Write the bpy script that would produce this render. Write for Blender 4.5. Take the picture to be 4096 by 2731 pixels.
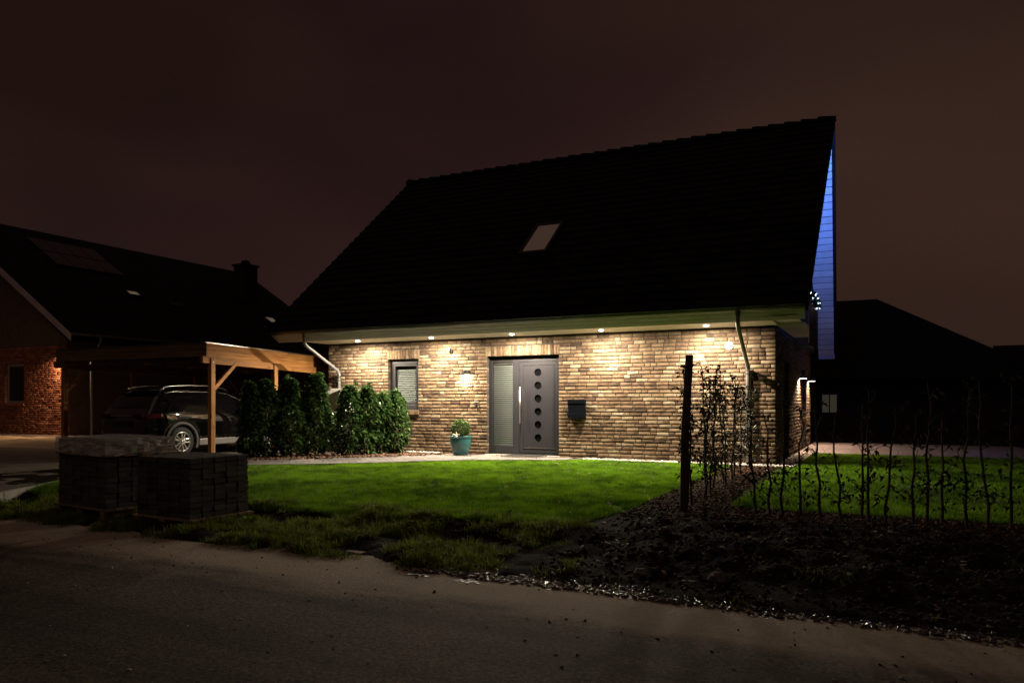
import bpy, math, random
import numpy as np
from mathutils import Vector, Matrix

for o in list(bpy.data.objects):
    bpy.data.objects.remove(o)
SC = bpy.context.scene
COL = SC.collection
R = math.radians
rng = random.Random(7)
nrs = np.random.RandomState(11)

# ------------------------------------------------------------------ camera
cam_d = bpy.data.cameras.new('camera'); cam = bpy.data.objects.new('camera', cam_d); COL.objects.link(cam)
CAM = (1.925, -16.03, 1.295); YAW = R(26.13)
cam.location = CAM; cam.rotation_euler = (R(90), 0, YAW)
cam_d.sensor_width = 36; cam_d.lens = 26.465; cam_d.shift_y = 0.0594
cam_d.clip_start = .05; cam_d.clip_end = 600
SC.camera = cam

# ------------------------------------------------------------------ night sky: low cloud lit brown by town light
world = bpy.data.worlds.new('World'); SC.world = world; world.use_nodes = True
wn, wl = world.node_tree.nodes, world.node_tree.links
wn.clear()
w_out = wn.new('ShaderNodeOutputWorld'); w_bg = wn.new('ShaderNodeBackground')
w_tc = wn.new('ShaderNodeTexCoord'); w_map = wn.new('ShaderNodeMapping'); w_map.inputs['Scale'].default_value = (1.0, 1.0, 2.2)
w_no = wn.new('ShaderNodeTexNoise'); w_no.inputs['Scale'].default_value = 1.15; w_no.inputs['Detail'].default_value = 3.0; w_no.inputs['Roughness'].default_value = .45
w_rp = wn.new('ShaderNodeValToRGB')
w_rp.color_ramp.elements[0].position = .30; w_rp.color_ramp.elements[0].color = (.0140, .0064, .0048, 1)
w_rp.color_ramp.elements[1].position = .74; w_rp.color_ramp.elements[1].color = (.0410, .0200, .0145, 1)
w_fn = wn.new('ShaderNodeTexNoise'); w_fn.inputs['Scale'].default_value = 420; w_fn.inputs['Detail'].default_value = 1.0
w_mx = wn.new('ShaderNodeMixRGB'); w_mx.blend_type = 'OVERLAY'; w_mx.inputs[0].default_value = .07
wl.new(w_tc.outputs['Generated'], w_map.inputs['Vector']); wl.new(w_map.outputs[0], w_no.inputs['Vector'])
wl.new(w_no.outputs['Fac'], w_rp.inputs[0]); wl.new(w_tc.outputs['Generated'], w_fn.inputs['Vector'])
w_n2 = wn.new('ShaderNodeTexNoise'); w_n2.inputs['Scale'].default_value = 1.7; w_n2.inputs['Detail'].default_value = 2; w_m2 = wn.new('ShaderNodeMapping'); w_m2.inputs['Location'].default_value = (3.1, .4, 1.2); w_m2.inputs['Scale'].default_value = (1, 1, 2.6)
w_hu = wn.new('ShaderNodeValToRGB'); w_hu.color_ramp.elements[0].position = .36; w_hu.color_ramp.elements[0].color = (.80, .76, .98, 1); w_hu.color_ramp.elements[1].position = .56; w_hu.color_ramp.elements[1].color = (1, 1, 1, 1)
w_ml = wn.new('ShaderNodeMixRGB'); w_ml.blend_type = 'MULTIPLY'; w_ml.inputs[0].default_value = 1.0
wl.new(w_tc.outputs['Generated'], w_m2.inputs['Vector']); wl.new(w_m2.outputs[0], w_n2.inputs['Vector']); wl.new(w_n2.outputs['Fac'], w_hu.inputs[0]); wl.new(w_rp.outputs[0], w_ml.inputs[1]); wl.new(w_hu.outputs[0], w_ml.inputs[2])
wl.new(w_ml.outputs[0], w_mx.inputs[1]); wl.new(w_fn.outputs['Color'], w_mx.inputs[2])
wl.new(w_mx.outputs[0], w_bg.inputs['Color']); w_bg.inputs['Strength'].default_value = 1.0
wl.new(w_bg.outputs[0], w_out.inputs[0])

# faint glow of the clouded night sky (the one sun lamp, lowered for night)
sun_d = bpy.data.lights.new('night_glow', 'SUN'); sun = bpy.data.objects.new('night_glow', sun_d); COL.objects.link(sun)
sun_d.energy = .085; sun_d.angle = R(70); sun_d.color = (1.0, .78, .6)
sun.rotation_euler = (R(28), R(-8), R(20))

SC.view_settings.view_transform = 'Standard'; SC.view_settings.look = 'None'
SC.view_settings.exposure = 0.0; SC.view_settings.gamma = 1.0; SC.view_settings.use_curve_mapping = False
SC.render.engine = 'CYCLES'
SC.cycles.use_denoising = True; SC.cycles.denoiser = 'OPENIMAGEDENOISE'; SC.cycles.denoising_input_passes = 'RGB_ALBEDO_NORMAL'; SC.cycles.denoising_prefilter = 'ACCURATE'
SC.cycles.max_bounces = 6; SC.cycles.diffuse_bounces = 3; SC.cycles.glossy_bounces = 3
SC.cycles.transparent_max_bounces = 12; SC.cycles.transmission_bounces = 4
SC.cycles.sample_clamp_indirect = 4.0; SC.cycles.caustics_reflective = False; SC.cycles.caustics_refractive = False

WARM = (1.0, .855, .65)
P_SOFFIT, P_WALL, P_SIDE, P_NEIGH, P_BLUE = 240.0, 80.0, 100.0, 85.0, 850.0

# ------------------------------------------------------------------ helpers
WM = {}
def tag(o, label=None, cat=None, group=None, kind=None):
    if label: o['label'] = label
    if cat: o['category'] = cat
    if group: o['group'] = group
    if kind: o['kind'] = kind
    return o

def setpar(o, parent, local=False):
    if parent is None: return
    o.parent = parent
    if not local: o.matrix_parent_inverse = WM.get(parent.name, Matrix.Identity(4)).inverted()

def empty(name, loc=(0, 0, 0), rz=0.0, parent=None):
    o = bpy.data.objects.new(name, None); COL.objects.link(o)
    o.empty_display_size = .2; o.location = loc; o.rotation_euler = (0, 0, rz)
    WM[o.name] = Matrix.Translation(loc) @ Matrix.Rotation(rz, 4, 'Z')
    if parent: setpar(o, parent)
    return o

def thing(name, label, cat, loc=(0, 0, 0), rz=0.0, group=None, kind=None):
    return tag(empty(name, loc, rz), label, cat, group, kind)

def link(name, me, mat, parent=None, local=False):
    if mat is not None and not me.materials: me.materials.append(mat)
    o = bpy.data.objects.new(name, me); COL.objects.link(o)
    setpar(o, parent, local)
    return o

def fast_mesh(name, V, F, tone=None, smooth=False, extra=None):
    V = np.asarray(V, np.float32); F = np.asarray(F, np.int32)
    me = bpy.data.meshes.new(name)
    k = F.shape[1]
    me.vertices.add(len(V)); me.vertices.foreach_set('co', V.ravel())
    me.loops.add(F.size); me.loops.foreach_set('vertex_index', F.ravel())
    me.polygons.add(len(F)); me.polygons.foreach_set('loop_start', np.arange(0, F.size, k, dtype=np.int32))
    me.polygons.foreach_set('loop_total', np.full(len(F), k, np.int32))
    if smooth: me.polygons.foreach_set('use_smooth', np.ones(len(F), bool))
    me.update(calc_edges=True)
    if tone is not None:
        a = me.attributes.new('tone', 'FLOAT', 'FACE'); a.data.foreach_set('value', np.asarray(tone, np.float32))
    for nm, val in (extra or {}).items():
        a = me.attributes.new(nm, 'FLOAT', 'POINT'); a.data.foreach_set('value', np.asarray(val, np.float32))
    me.validate()
    return me

class MB:
    def __init__(s): s.v, s.f, s.t = [], [], []
    def add(s, vs, fs, tone=.5):
        b = len(s.v); s.v += [tuple(p) for p in vs]
        for f in fs: s.f.append(tuple(b + i for i in f)); s.t.append(tone)
    def box(s, x0, x1, y0, y1, z0, z1, tone=.5):
        s.add([(x0,y0,z0),(x1,y0,z0),(x1,y1,z0),(x0,y1,z0),(x0,y0,z1),(x1,y0,z1),(x1,y1,z1),(x0,y1,z1)],
              [(0,3,2,1),(4,5,6,7),(0,1,5,4),(1,2,6,5),(2,3,7,6),(3,0,4,7)], tone); return s
    def obox(s, c, size, M=None, tone=.5):
        hx, hy, hz = size[0]/2, size[1]/2, size[2]/2
        P = [Vector(p) for p in ((-hx,-hy,-hz),(hx,-hy,-hz),(hx,hy,-hz),(-hx,hy,-hz),(-hx,-hy,hz),(hx,-hy,hz),(hx,hy,hz),(-hx,hy,hz))]
        if M is not None: P = [M @ p for p in P]
        c = Vector(c)
        s.add([p + c for p in P], [(0,3,2,1),(4,5,6,7),(0,1,5,4),(1,2,6,5),(2,3,7,6),(3,0,4,7)], tone); return s
    def bar(s, a, b, w, h, up=(0,0,1), tone=.5):
        a, b = Vector(a), Vector(b); d = (b - a); L = d.length; d.normalize()
        u = Vector(up); sx = d.cross(u).normalized(); uz = sx.cross(d).normalized()
        M = Matrix((sx, d, uz)).transposed()
        return s.obox((a + b) / 2, (w, L, h), M, tone)
    def tube(s, pts, r, n=8, cap=True, tone=.5):
        pts = [Vector(p) for p in pts]; rr = r if isinstance(r, (list, tuple)) else [r] * len(pts)
        rings = []; prev = None
        for i, p in enumerate(pts):
            if i == 0: d = pts[1] - p
            elif i == len(pts) - 1: d = p - pts[-2]
            else: d = (pts[i+1] - p).normalized() + (p - pts[i-1]).normalized()
            d = d.normalized() if d.length > 1e-9 else Vector((0,0,1))
            if prev is None:
                u = Vector((1,0,0)) if abs(d.x) < .9 else Vector((0,1,0))
            else: u = prev
            u = (u - d * u.dot(d)).normalized(); w = d.cross(u); prev = u
            rings.append([p + (u * math.cos(2*math.pi*k/n) + w * math.sin(2*math.pi*k/n)) * rr[i] for k in range(n)])
        vs = [q for g in rings for q in g]; fs = []
        for i in range(len(pts) - 1):
            for k in range(n):
                a, b = i*n + k, i*n + (k+1) % n
                fs.append((a, b, b + n, a + n))
        if cap: fs.append(tuple(range(n))[::-1]); fs.append(tuple((len(pts)-1)*n + k for k in range(n)))
        s.add(vs, fs, tone); return s
    def lathe(s, prof, c=(0,0,0), n=24, axis='z', tone=.5, arc=None):
        vs, fs = [], []; full = arc is None; m = n if full else n + 1
        for (r, z) in prof:
            for k in range(m):
                a = 2*math.pi*k/n if full else arc[0] + (arc[1]-arc[0])*k/n
                x, y = r*math.cos(a), r*math.sin(a)
                p = (x, y, z) if axis == 'z' else ((z, x, y) if axis == 'x' else (x, z, y))
                vs.append((p[0]+c[0], p[1]+c[1], p[2]+c[2]))
        for i in range(len(prof)-1):
            for k in range(n if full else n):
                a, b = i*m + k, i*m + (k+1) % m
                fs.append((a, b, b+m, a+m))
        s.add(vs, fs, tone); return s
    def poly(s, pts, tone=.5):
        s.add(pts, [tuple(range(len(pts)))], tone); return s
    def prism(s, pts2, axis, a, b, tone=.5):
        def P(u, v, w): return {'x': (w,u,v), 'y': (u,w,v), 'z': (u,v,w)}[axis]
        n = len(pts2); vs = [P(u, v, a) for u, v in pts2] + [P(u, v, b) for u, v in pts2]
        fs = [tuple(range(n))[::-1], tuple(range(n, 2*n))] + [(i, (i+1) % n, (i+1) % n + n, i + n) for i in range(n)]
        s.add(vs, fs, tone); return s
    def mesh(s, name, smooth=False, fixn=True):
        me = bpy.data.meshes.new(name); me.from_pydata([tuple(p) for p in s.v], [], s.f)
        a = me.attributes.new('tone', 'FLOAT', 'FACE'); a.data.foreach_set('value', np.asarray(s.t, np.float32))
        if smooth: me.polygons.foreach_set('use_smooth', np.ones(len(me.polygons), bool))
        me.update(); return me
    def build(s, name, mat, parent=None, smooth=False, bevel=0.0, local=False, auto=None):
        o = link(name, s.mesh(name, smooth), mat, parent, local)
        if bevel:
            m = o.modifiers.new('bevel', 'BEVEL'); m.width = bevel; m.segments = 2; m.limit_method = 'ANGLE'
        return o

# ------------------------------------------------------------------ materials
def nt(name):
    m = bpy.data.materials.new(name); m.use_nodes = True
    n, l = m.node_tree.nodes, m.node_tree.links
    return m, n, l, n['Principled BSDF']

def pm(name, col, rough=.6, metal=0.0, var=.18, vscale=6.0, bump=0.0, bscale=60.0, spec=.5, tone=0.0, stretch=(1,1,1), coat=0.0, dirt=None):
    m, n, l, p = nt(name)
    p.inputs['Roughness'].default_value = rough; p.inputs['Metallic'].default_value = metal
    p.inputs['Specular IOR Level'].default_value = spec; p.inputs['Coat Weight'].default_value = coat
    tc = n.new('ShaderNodeTexCoord'); mp = n.new('ShaderNodeMapping'); mp.inputs['Scale'].default_value = stretch
    l.new(tc.outputs['Object'], mp.inputs['Vector'])
    no = n.new('ShaderNodeTexNoise'); no.inputs['Scale'].default_value = vscale; no.inputs['Detail'].default_value = 5
    l.new(mp.outputs[0], no.inputs['Vector'])
    rp = n.new('ShaderNodeValToRGB'); rp.color_ramp.elements[0].position = .3; rp.color_ramp.elements[1].position = .72
    lo = [max(0, c*(1-var)) for c in col]; hi = [min(1, c*(1+var)) for c in col]
    rp.color_ramp.elements[0].color = (*lo, 1); rp.color_ramp.elements[1].color = (*hi, 1)
    l.new(no.outputs['Fac'], rp.inputs[0]); out = rp.outputs[0]
    if tone:
        at = n.new('ShaderNodeAttribute'); at.attribute_name = 'tone'
        ma = n.new('ShaderNodeMapRange'); ma.inputs['To Min'].default_value = 1 - tone; ma.inputs['To Max'].default_value = 1 + tone
        l.new(at.outputs['Fac'], ma.inputs['Value'])
        mx = n.new('ShaderNodeMixRGB'); mx.blend_type = 'MULTIPLY'; mx.inputs[0].default_value = 1
        l.new(out, mx.inputs[1]); l.new(ma.outputs[0], mx.inputs[2]); out = mx.outputs[0]
    if dirt:
        d2 = n.new('ShaderNodeTexNoise'); d2.inputs['Scale'].default_value = dirt[1]; d2.inputs['Detail'].default_value = 6
        l.new(tc.outputs['Object'], d2.inputs['Vector'])
        dr = n.new('ShaderNodeValToRGB'); dr.color_ramp.elements[0].position = dirt[2]; dr.color_ramp.elements[1].position = dirt[2] + .2
        l.new(d2.outputs['Fac'], dr.inputs[0])
        mx = n.new('ShaderNodeMixRGB'); l.new(dr.outputs[0], mx.inputs[0]); l.new(out, mx.inputs[1]); mx.inputs[2].default_value = (*dirt[0], 1); out = mx.outputs[0]
    l.new(out, p.inputs['Base Color'])
    if bump:
        bn = n.new('ShaderNodeTexNoise'); bn.inputs['Scale'].default_value = bscale; bn.inputs['Detail'].default_value = 4
        l.new(mp.outputs[0], bn.inputs['Vector'])
        b = n.new('ShaderNodeBump'); b.inputs['Strength'].default_value = bump; b.inputs['Distance'].default_value = .01
        l.new(bn.outputs['Fac'], b.inputs['Height']); l.new(b.outputs[0], p.inputs['Normal'])
    return m

def ramp_mat(name, stops, rough=.85, bump=.28, bscale=45, blotch=.6, streak=(5, 5, 15)):
    """fired brick: colour from the brick's own tone, blotches and drag marks"""
    m, n, l, p = nt(name); p.inputs['Roughness'].default_value = rough; p.inputs['Specular IOR Level'].default_value = .25
    tc = n.new('ShaderNodeTexCoord'); at = n.new('ShaderNodeAttribute'); at.attribute_name = 'tone'
    oi = n.new('ShaderNodeObjectInfo')
    ge = n.new('ShaderNodeNewGeometry')
    bl = n.new('ShaderNodeTexNoise'); bl.inputs['Scale'].default_value = 9; bl.inputs['Detail'].default_value = 4; sc_ = n.new('ShaderNodeMath'); sc_.operation = 'MULTIPLY'; sc_.inputs[1].default_value = 61.0; l.new(at.outputs['Fac'], sc_.inputs[0])
    lc = n.new('ShaderNodeVectorMath'); lc.operation = 'ADD'; l.new(oi.outputs['Location'], lc.inputs[0]); l.new(ge.outputs['Position'], lc.inputs[1])
    po = n.new('ShaderNodeVectorMath'); po.operation = 'ADD'; l.new(lc.outputs[0], po.inputs[0]); l.new(sc_.outputs[0], po.inputs[1]); l.new(po.outputs[0], bl.inputs['Vector'])
    ad = n.new('ShaderNodeMath'); ad.operation = 'MULTIPLY_ADD'; ad.inputs[1].default_value = blotch; l.new(bl.outputs['Fac'], ad.inputs[0])
    sb = n.new('ShaderNodeMath'); sb.operation = 'SUBTRACT'; l.new(at.outputs['Fac'], sb.inputs[0]); sb.inputs[1].default_value = blotch * .5
    l.new(sb.outputs[0], ad.inputs[2])
    rp = n.new('ShaderNodeValToRGB'); el = rp.color_ramp.elements
    el[0].position, el[0].color = stops[0][0], (*stops[0][1], 1); el[1].position, el[1].color = stops[-1][0], (*stops[-1][1], 1)
    for ps, c in stops[1:-1]: e = el.new(ps); e.color = (*c, 1)
    l.new(ad.outputs[0], rp.inputs[0])
    mp = n.new('ShaderNodeMapping'); mp.inputs['Scale'].default_value = streak; l.new(po.outputs[0], mp.inputs['Vector'])
    s2 = n.new('ShaderNodeTexNoise'); s2.inputs['Scale'].default_value = 3.0; s2.inputs['Detail'].default_value = 6; s2.inputs['Distortion'].default_value = 1.2; l.new(mp.outputs[0], s2.inputs['Vector'])
    r2 = n.new('ShaderNodeMapRange'); r2.inputs['From Min'].default_value = .35; r2.inputs['From Max'].default_value = .65; r2.inputs['To Min'].default_value = .74; r2.inputs['To Max'].default_value = 1.10
    l.new(s2.outputs['Fac'], r2.inputs['Value'])
    mx = n.new('ShaderNodeMixRGB'); mx.blend_type = 'MULTIPLY'; mx.inputs[0].default_value = 1; l.new(rp.outputs[0], mx.inputs[1]); l.new(r2.outputs[0], mx.inputs[2])
    l.new(mx.outputs[0], p.inputs['Base Color'])
    b = n.new('ShaderNodeBump'); b.inputs['Strength'].default_value = bump; b.inputs['Distance'].default_value = .012; l.new(s2.outputs['Fac'], b.inputs['Height'])
    l.new(b.outputs[0], p.inputs['Normal'])
    return m

def wood(name, col, axis, rough=.6):
    m, n, l, p = nt(name); p.inputs['Roughness'].default_value = rough; p.inputs['Specular IOR Level'].default_value = .3
    ge = n.new('ShaderNodeNewGeometry'); mp = n.new('ShaderNodeMapping')
    sc = [14, 14, 14]; sc['xyz'.index(axis)] = .8; mp.inputs['Scale'].default_value = sc
    l.new(ge.outputs['Position'], mp.inputs['Vector'])
    no = n.new('ShaderNodeTexNoise'); no.inputs['Scale'].default_value = 1.6; no.inputs['Detail'].default_value = 7; no.inputs['Distortion'].default_value = .8
    l.new(mp.outputs[0], no.inputs['Vector'])
    kn = n.new('ShaderNodeTexVoronoi'); kn.inputs['Scale'].default_value = 1.0
    mk = n.new('ShaderNodeMapping'); sk = [6, 6, 6]; sk['xyz'.index(axis)] = 2.6; mk.inputs['Scale'].default_value = sk
    l.new(ge.outputs['Position'], mk.inputs['Vector']); l.new(mk.outputs[0], kn.inputs['Vector'])
    kr = n.new('ShaderNodeValToRGB'); kr.color_ramp.elements[0].position = .06; kr.color_ramp.elements[0].color = (1,1,1,1); kr.color_ramp.elements[1].position = .2; kr.color_ramp.elements[1].color = (0,0,0,1)
    l.new(kn.outputs['Distance'], kr.inputs[0])
    rp = n.new('ShaderNodeValToRGB'); rp.color_ramp.elements[0].position = .34; rp.color_ramp.elements[1].position = .66
    rp.color_ramp.elements[0].color = (*[c*.62 for c in col], 1); rp.color_ramp.elements[1].color = (*[min(1, c*1.15) for c in col], 1)
    l.new(no.outputs['Fac'], rp.inputs[0])
    at = n.new('ShaderNodeAttribute'); at.attribute_name = 'tone'
    ma = n.new('ShaderNodeMapRange'); ma.inputs['To Min'].default_value = .75; ma.inputs['To Max'].default_value = 1.25; l.new(at.outputs['Fac'], ma.inputs['Value'])
    mx = n.new('ShaderNodeMixRGB'); mx.blend_type = 'MULTIPLY'; mx.inputs[0].default_value = 1; l.new(rp.outputs[0], mx.inputs[1]); l.new(ma.outputs[0], mx.inputs[2])
    km = n.new('ShaderNodeMixRGB'); l.new(kr.outputs[0], km.inputs[0]); l.new(mx.outputs[0], km.inputs[1]); km.inputs[2].default_value = (*[c*.35 for c in col], 1)
    l.new(km.outputs[0], p.inputs['Base Color'])
    b = n.new('ShaderNodeBump'); b.inputs['Strength'].default_value = .25; b.inputs['Distance'].default_value = .006; l.new(no.outputs['Fac'], b.inputs['Height']); l.new(b.outputs[0], p.inputs['Normal'])
    return m

def emit(name, col, s):
    m = bpy.data.materials.new(name); m.use_nodes = True; n, l = m.node_tree.nodes, m.node_tree.links
    n.clear(); o = n.new('ShaderNodeOutputMaterial'); e = n.new('ShaderNodeEmission'); e.inputs[0].default_value = (*col, 1); e.inputs[1].default_value = s
    l.new(e.outputs[0], o.inputs[0]); return m

def glass(name, tint=(1,1,1), rough=.03, refl=.12, wav=0.0, wscale=30, fmax=.9):
    m = bpy.data.materials.new(name); m.use_nodes = True; n, l = m.node_tree.nodes, m.node_tree.links
    n.clear(); o = n.new('ShaderNodeOutputMaterial'); t = n.new('ShaderNodeBsdfTransparent'); t.inputs[0].default_value = (*tint, 1)
    g = n.new('ShaderNodeBsdfGlossy'); g.inputs['Roughness'].default_value = rough
    fr = n.new('ShaderNodeLayerWeight'); fr.inputs[0].default_value = .5
    pw = n.new('ShaderNodeMath'); pw.operation = 'POWER'; pw.inputs[1].default_value = 5; l.new(fr.outputs['Facing'], pw.inputs[0])
    ma = n.new('ShaderNodeMath'); ma.operation = 'MULTIPLY_ADD'; ma.use_clamp = True; ma.inputs[1].default_value = 1-refl; ma.inputs[2].default_value = refl; l.new(pw.outputs[0], ma.inputs[0])
    mx = n.new('ShaderNodeMixShader'); l.new(ma.outputs[0], mx.inputs[0]); l.new(t.outputs[0], mx.inputs[1]); l.new(g.outputs[0], mx.inputs[2]); l.new(mx.outputs[0], o.inputs[0])
    if wav:
        tc = n.new('ShaderNodeTexCoord'); no = n.new('ShaderNodeTexNoise'); no.inputs['Scale'].default_value = wscale; l.new(tc.outputs['Object'], no.inputs['Vector'])
        b = n.new('ShaderNodeBump'); b.inputs['Strength'].default_value = wav; b.inputs['Distance'].default_value = .02; l.new(no.outputs['Fac'], b.inputs['Height']); l.new(b.outputs[0], g.inputs['Normal'])
    return m

M = {}
M['brick'] = ramp_mat('brick_tan', [(.0, (.024,.016,.012)), (.22, (.055,.034,.022)), (.42, (.118,.073,.042)), (.62, (.172,.114,.067)), (.82, (.205,.152,.094)), (1.0, (.265,.215,.15))], blotch=.75)
M['brick_red'] = ramp_mat('brick_red', [(.0, (.10,.035,.02)), (.3, (.25,.09,.05)), (.6, (.38,.15,.085)), (1.0, (.48,.24,.15))])
M['mortar'] = pm('mortar', (.045,.038,.031), .95, bump=.6, bscale=120)
M['mortar_red'] = pm('mortar_red', (.13,.09,.07), .95, bump=.6, bscale=120)
M['tile'] = pm('roof_tile', (.007,.0068,.007), .75, var=.35, tone=.4, spec=.12)
M['white'] = pm('white_paint', (.42,.40,.37), .5, var=.05)
M['white_board'] = pm('white_board', (.70,.67,.62), .55, var=.07, tone=.1)
M['fascia'] = pm('fascia_paint', (.52,.475,.52), .55, var=.06)
M['zinc'] = pm('zinc', (.13,.13,.13), .35, .8, var=.18, vscale=4)
M['pipe'] = pm('downpipe_zinc', (.24,.24,.24), .40, .6, var=.2, vscale=7)
M['anthr'] = pm('anthracite_aluminium', (.024,.0225,.027), .42, var=.05, spec=.35)
M['anthr2'] = pm('anthracite_frame', (.028,.027,.030), .4, var=.05)
M['black'] = pm('black_plastic', (.012,.012,.013), .5, var=.1)
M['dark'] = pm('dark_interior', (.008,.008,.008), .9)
M['mailbox'] = pm('mailbox_paint', (.0030,.0038,.0058), .7, var=.1, spec=.02)
M['steel'] = pm('brushed_steel', (.62,.58,.52), .3, .95, var=.1, stretch=(20,20,1))
M['slat'] = pm('blind_slat', (.13,.15,.138), .5, var=.05)
M['glass'] = glass('window_glass', refl=.07)
M['glass_dark'] = pm('dark_glass', (.004,.004,.005), .06, var=0, spec=.6)
M['rail_glass'] = glass('railing_glass', (.85,.9,.95), .12, .12)
M['wood_x'] = wood('pine_x', (.50,.225,.065), 'x'); M['wood_y'] = wood('pine_y', (.50,.225,.065), 'y'); M['wood_z'] = wood('pine_z', (.50,.245,.08), 'z')
M['wood_front'] = wood('shaded_front_board', (.19,.11,.05), 'x')  # darker pine: shade of the front facing away from the lamps, put into colour
M['wood_dk'] = wood('stained_boards', (.20,.085,.035), 'z')
M['wood_pallet'] = wood('pallet_wood', (.30,.21,.12), 'x', .8)
M['stake'] = wood('stake_wood', (.085,.055,.035), 'z', .85)
M['paver'] = pm('paver_grey', (.15,.135,.125), .85, var=.16, vscale=7, bump=.4, bscale=150, tone=.22)
M['paver_dk'] = pm('paver_dark', (.055,.050,.047), .85, var=.35, vscale=9, bump=.6, bscale=90, tone=.45)
M['slab'] = pm('terrace_slab', (.14,.11,.105), .8, var=.12, tone=.12)
M['kerb'] = pm('kerb_concrete', (.30,.28,.25), .9, var=.2, bump=.4, tone=.1)
M['teal'] = pm('teal_glaze', (.022,.105,.105), .28, var=.35, vscale=5, bump=.1, bscale=25, spec=.6)
M['soil_pot'] = pm('pot_soil', (.03,.02,.013), .95)
M['star'] = pm('starfish', (.62,.52,.40), .8, bump=.4, bscale=90)
M['bark'] = pm('bark', (.05,.038,.028), .9, bump=.6, bscale=50)
M['chip'] = pm('bark_chip', (.10,.050,.027), .75, var=.3, tone=.6)
M['row_chip'] = pm('old_bark_chip', (.070,.036,.020), .9, var=.3, tone=.75, spec=.1)
M['wetclod'] = pm('wet_crumb', (.02,.016,.012), .16, var=.3, tone=.5, spec=.9)
M['litter'] = pm('fallen_leaf', (.10,.07,.045), .75, var=.3, tone=.6, spec=.5)
M['pebble'] = pm('pebble', (.42,.39,.36), .8, var=.2, tone=.45)
M['stone'] = pm('field_stone', (.07,.062,.055), .85, var=.3, bump=.5, bscale=20)
M['clod'] = pm('soil_clod', (.022,.017,.013), .9, var=.4, tone=.5)
M['rubber'] = pm('tyre_rubber', (.018,.018,.018), .75, var=.15)
M['alloy'] = pm('alloy', (.62,.60,.57), .3, .8, var=.06)
M['paint'] = pm('car_paint_black', (.003,.003,.0035), .05, var=.1, spec=.6, coat=1.0)
M['clad'] = pm('grey_cladding', (.085,.08,.08), .6, var=.1)
M['chrome'] = pm('chrome', (.75,.74,.72), .16, 1.0, var=.03)
M['sill'] = pm('silver_sill', (.30,.28,.27), .4, .4, var=.05)
M['tail'] = pm('tail_lamp', (.045,.003,.003), .1, var=.1, spec=.7, coat=1)
M['led'] = emit('downlight_led', (1.0, .93, .82), 30)
M['led_warm'] = emit('wall_lamp_led', (1.0, .90, .72), 10)
M['led_side'] = emit('side_lamp_led', (1.0, .86, .72), 9)
M['led_blue'] = emit('garland_led', (.62, .80, 1.0), 10)
M['skylit'] = emit('skylight_lit', (1.0, .58, .42), .045)
M['skylit2'] = emit('far_skylight_lit', (1.0, .74, .50), .10)
M['winlit'] = emit('far_window_lit', (1.0, .92, .62), .028)
M['winlit2'] = emit('far_window_dim', (1.0, .62, .60), .008)
M['lampfar'] = emit('far_lamp', (1.0, .28, .03), 2.2)
M['far_wall'] = pm('far_wall', (.020,.014,.012), .9, var=.2)
M['garland'] = pm('fir_needle', (.012,.03,.02), .7, tone=.3)

# -- leaves with a glossy skin
def leafm(name, col, rough, tone, trans=.0, spec=.5):
    m, n, l, p = nt(name); p.inputs['Roughness'].default_value = rough; p.inputs['Specular IOR Level'].default_value = spec
    at = n.new('ShaderNodeAttribute'); at.attribute_name = 'tone'
    rp = n.new('ShaderNodeValToRGB'); rp.color_ramp.elements[0].color = (*[c*(1-tone) for c in col[0]], 1); rp.color_ramp.elements[1].color = (*[min(1, c*(1+tone)) for c in col[1]], 1)
    l.new(at.outputs['Fac'], rp.inputs[0]); l.new(rp.outputs[0], p.inputs['Base Color'])
    if trans:
        tr = n.new('ShaderNodeBsdfTranslucent'); l.new(rp.outputs[0], tr.inputs[0])
        mx = n.new('ShaderNodeMixShader'); mx.inputs[0].default_value = trans
        l.new(p.outputs[0], mx.inputs[1]); l.new(tr.outputs[0], mx.inputs[2]); l.new(mx.outputs[0], n['Material Output'].inputs[0])
    return m
M['laurel'] = leafm('laurel_leaf', ((.030,.070,.018), (.085,.155,.045)), .19, .2, .25, .8)
M['box'] = leafm('box_leaf', ((.03,.065,.012), (.075,.14,.028)), .45, .2, .2)
M['beech'] = leafm('withered_leaf', ((.028,.018,.012), (.06,.038,.022)), .6, .3, .1)
M['beech_g'] = leafm('dull_green_leaf', ((.016,.028,.010), (.04,.06,.02)), .5, .3, .1)
M['grass'] = leafm('grass_blade', ((.055,.135,.004), (.17,.33,.008)), .5, .25, .5, .3)
M['grass_dry'] = leafm('verge_grass', ((.065,.10,.010), (.22,.28,.04)), .6, .3, .5, .3)

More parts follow.
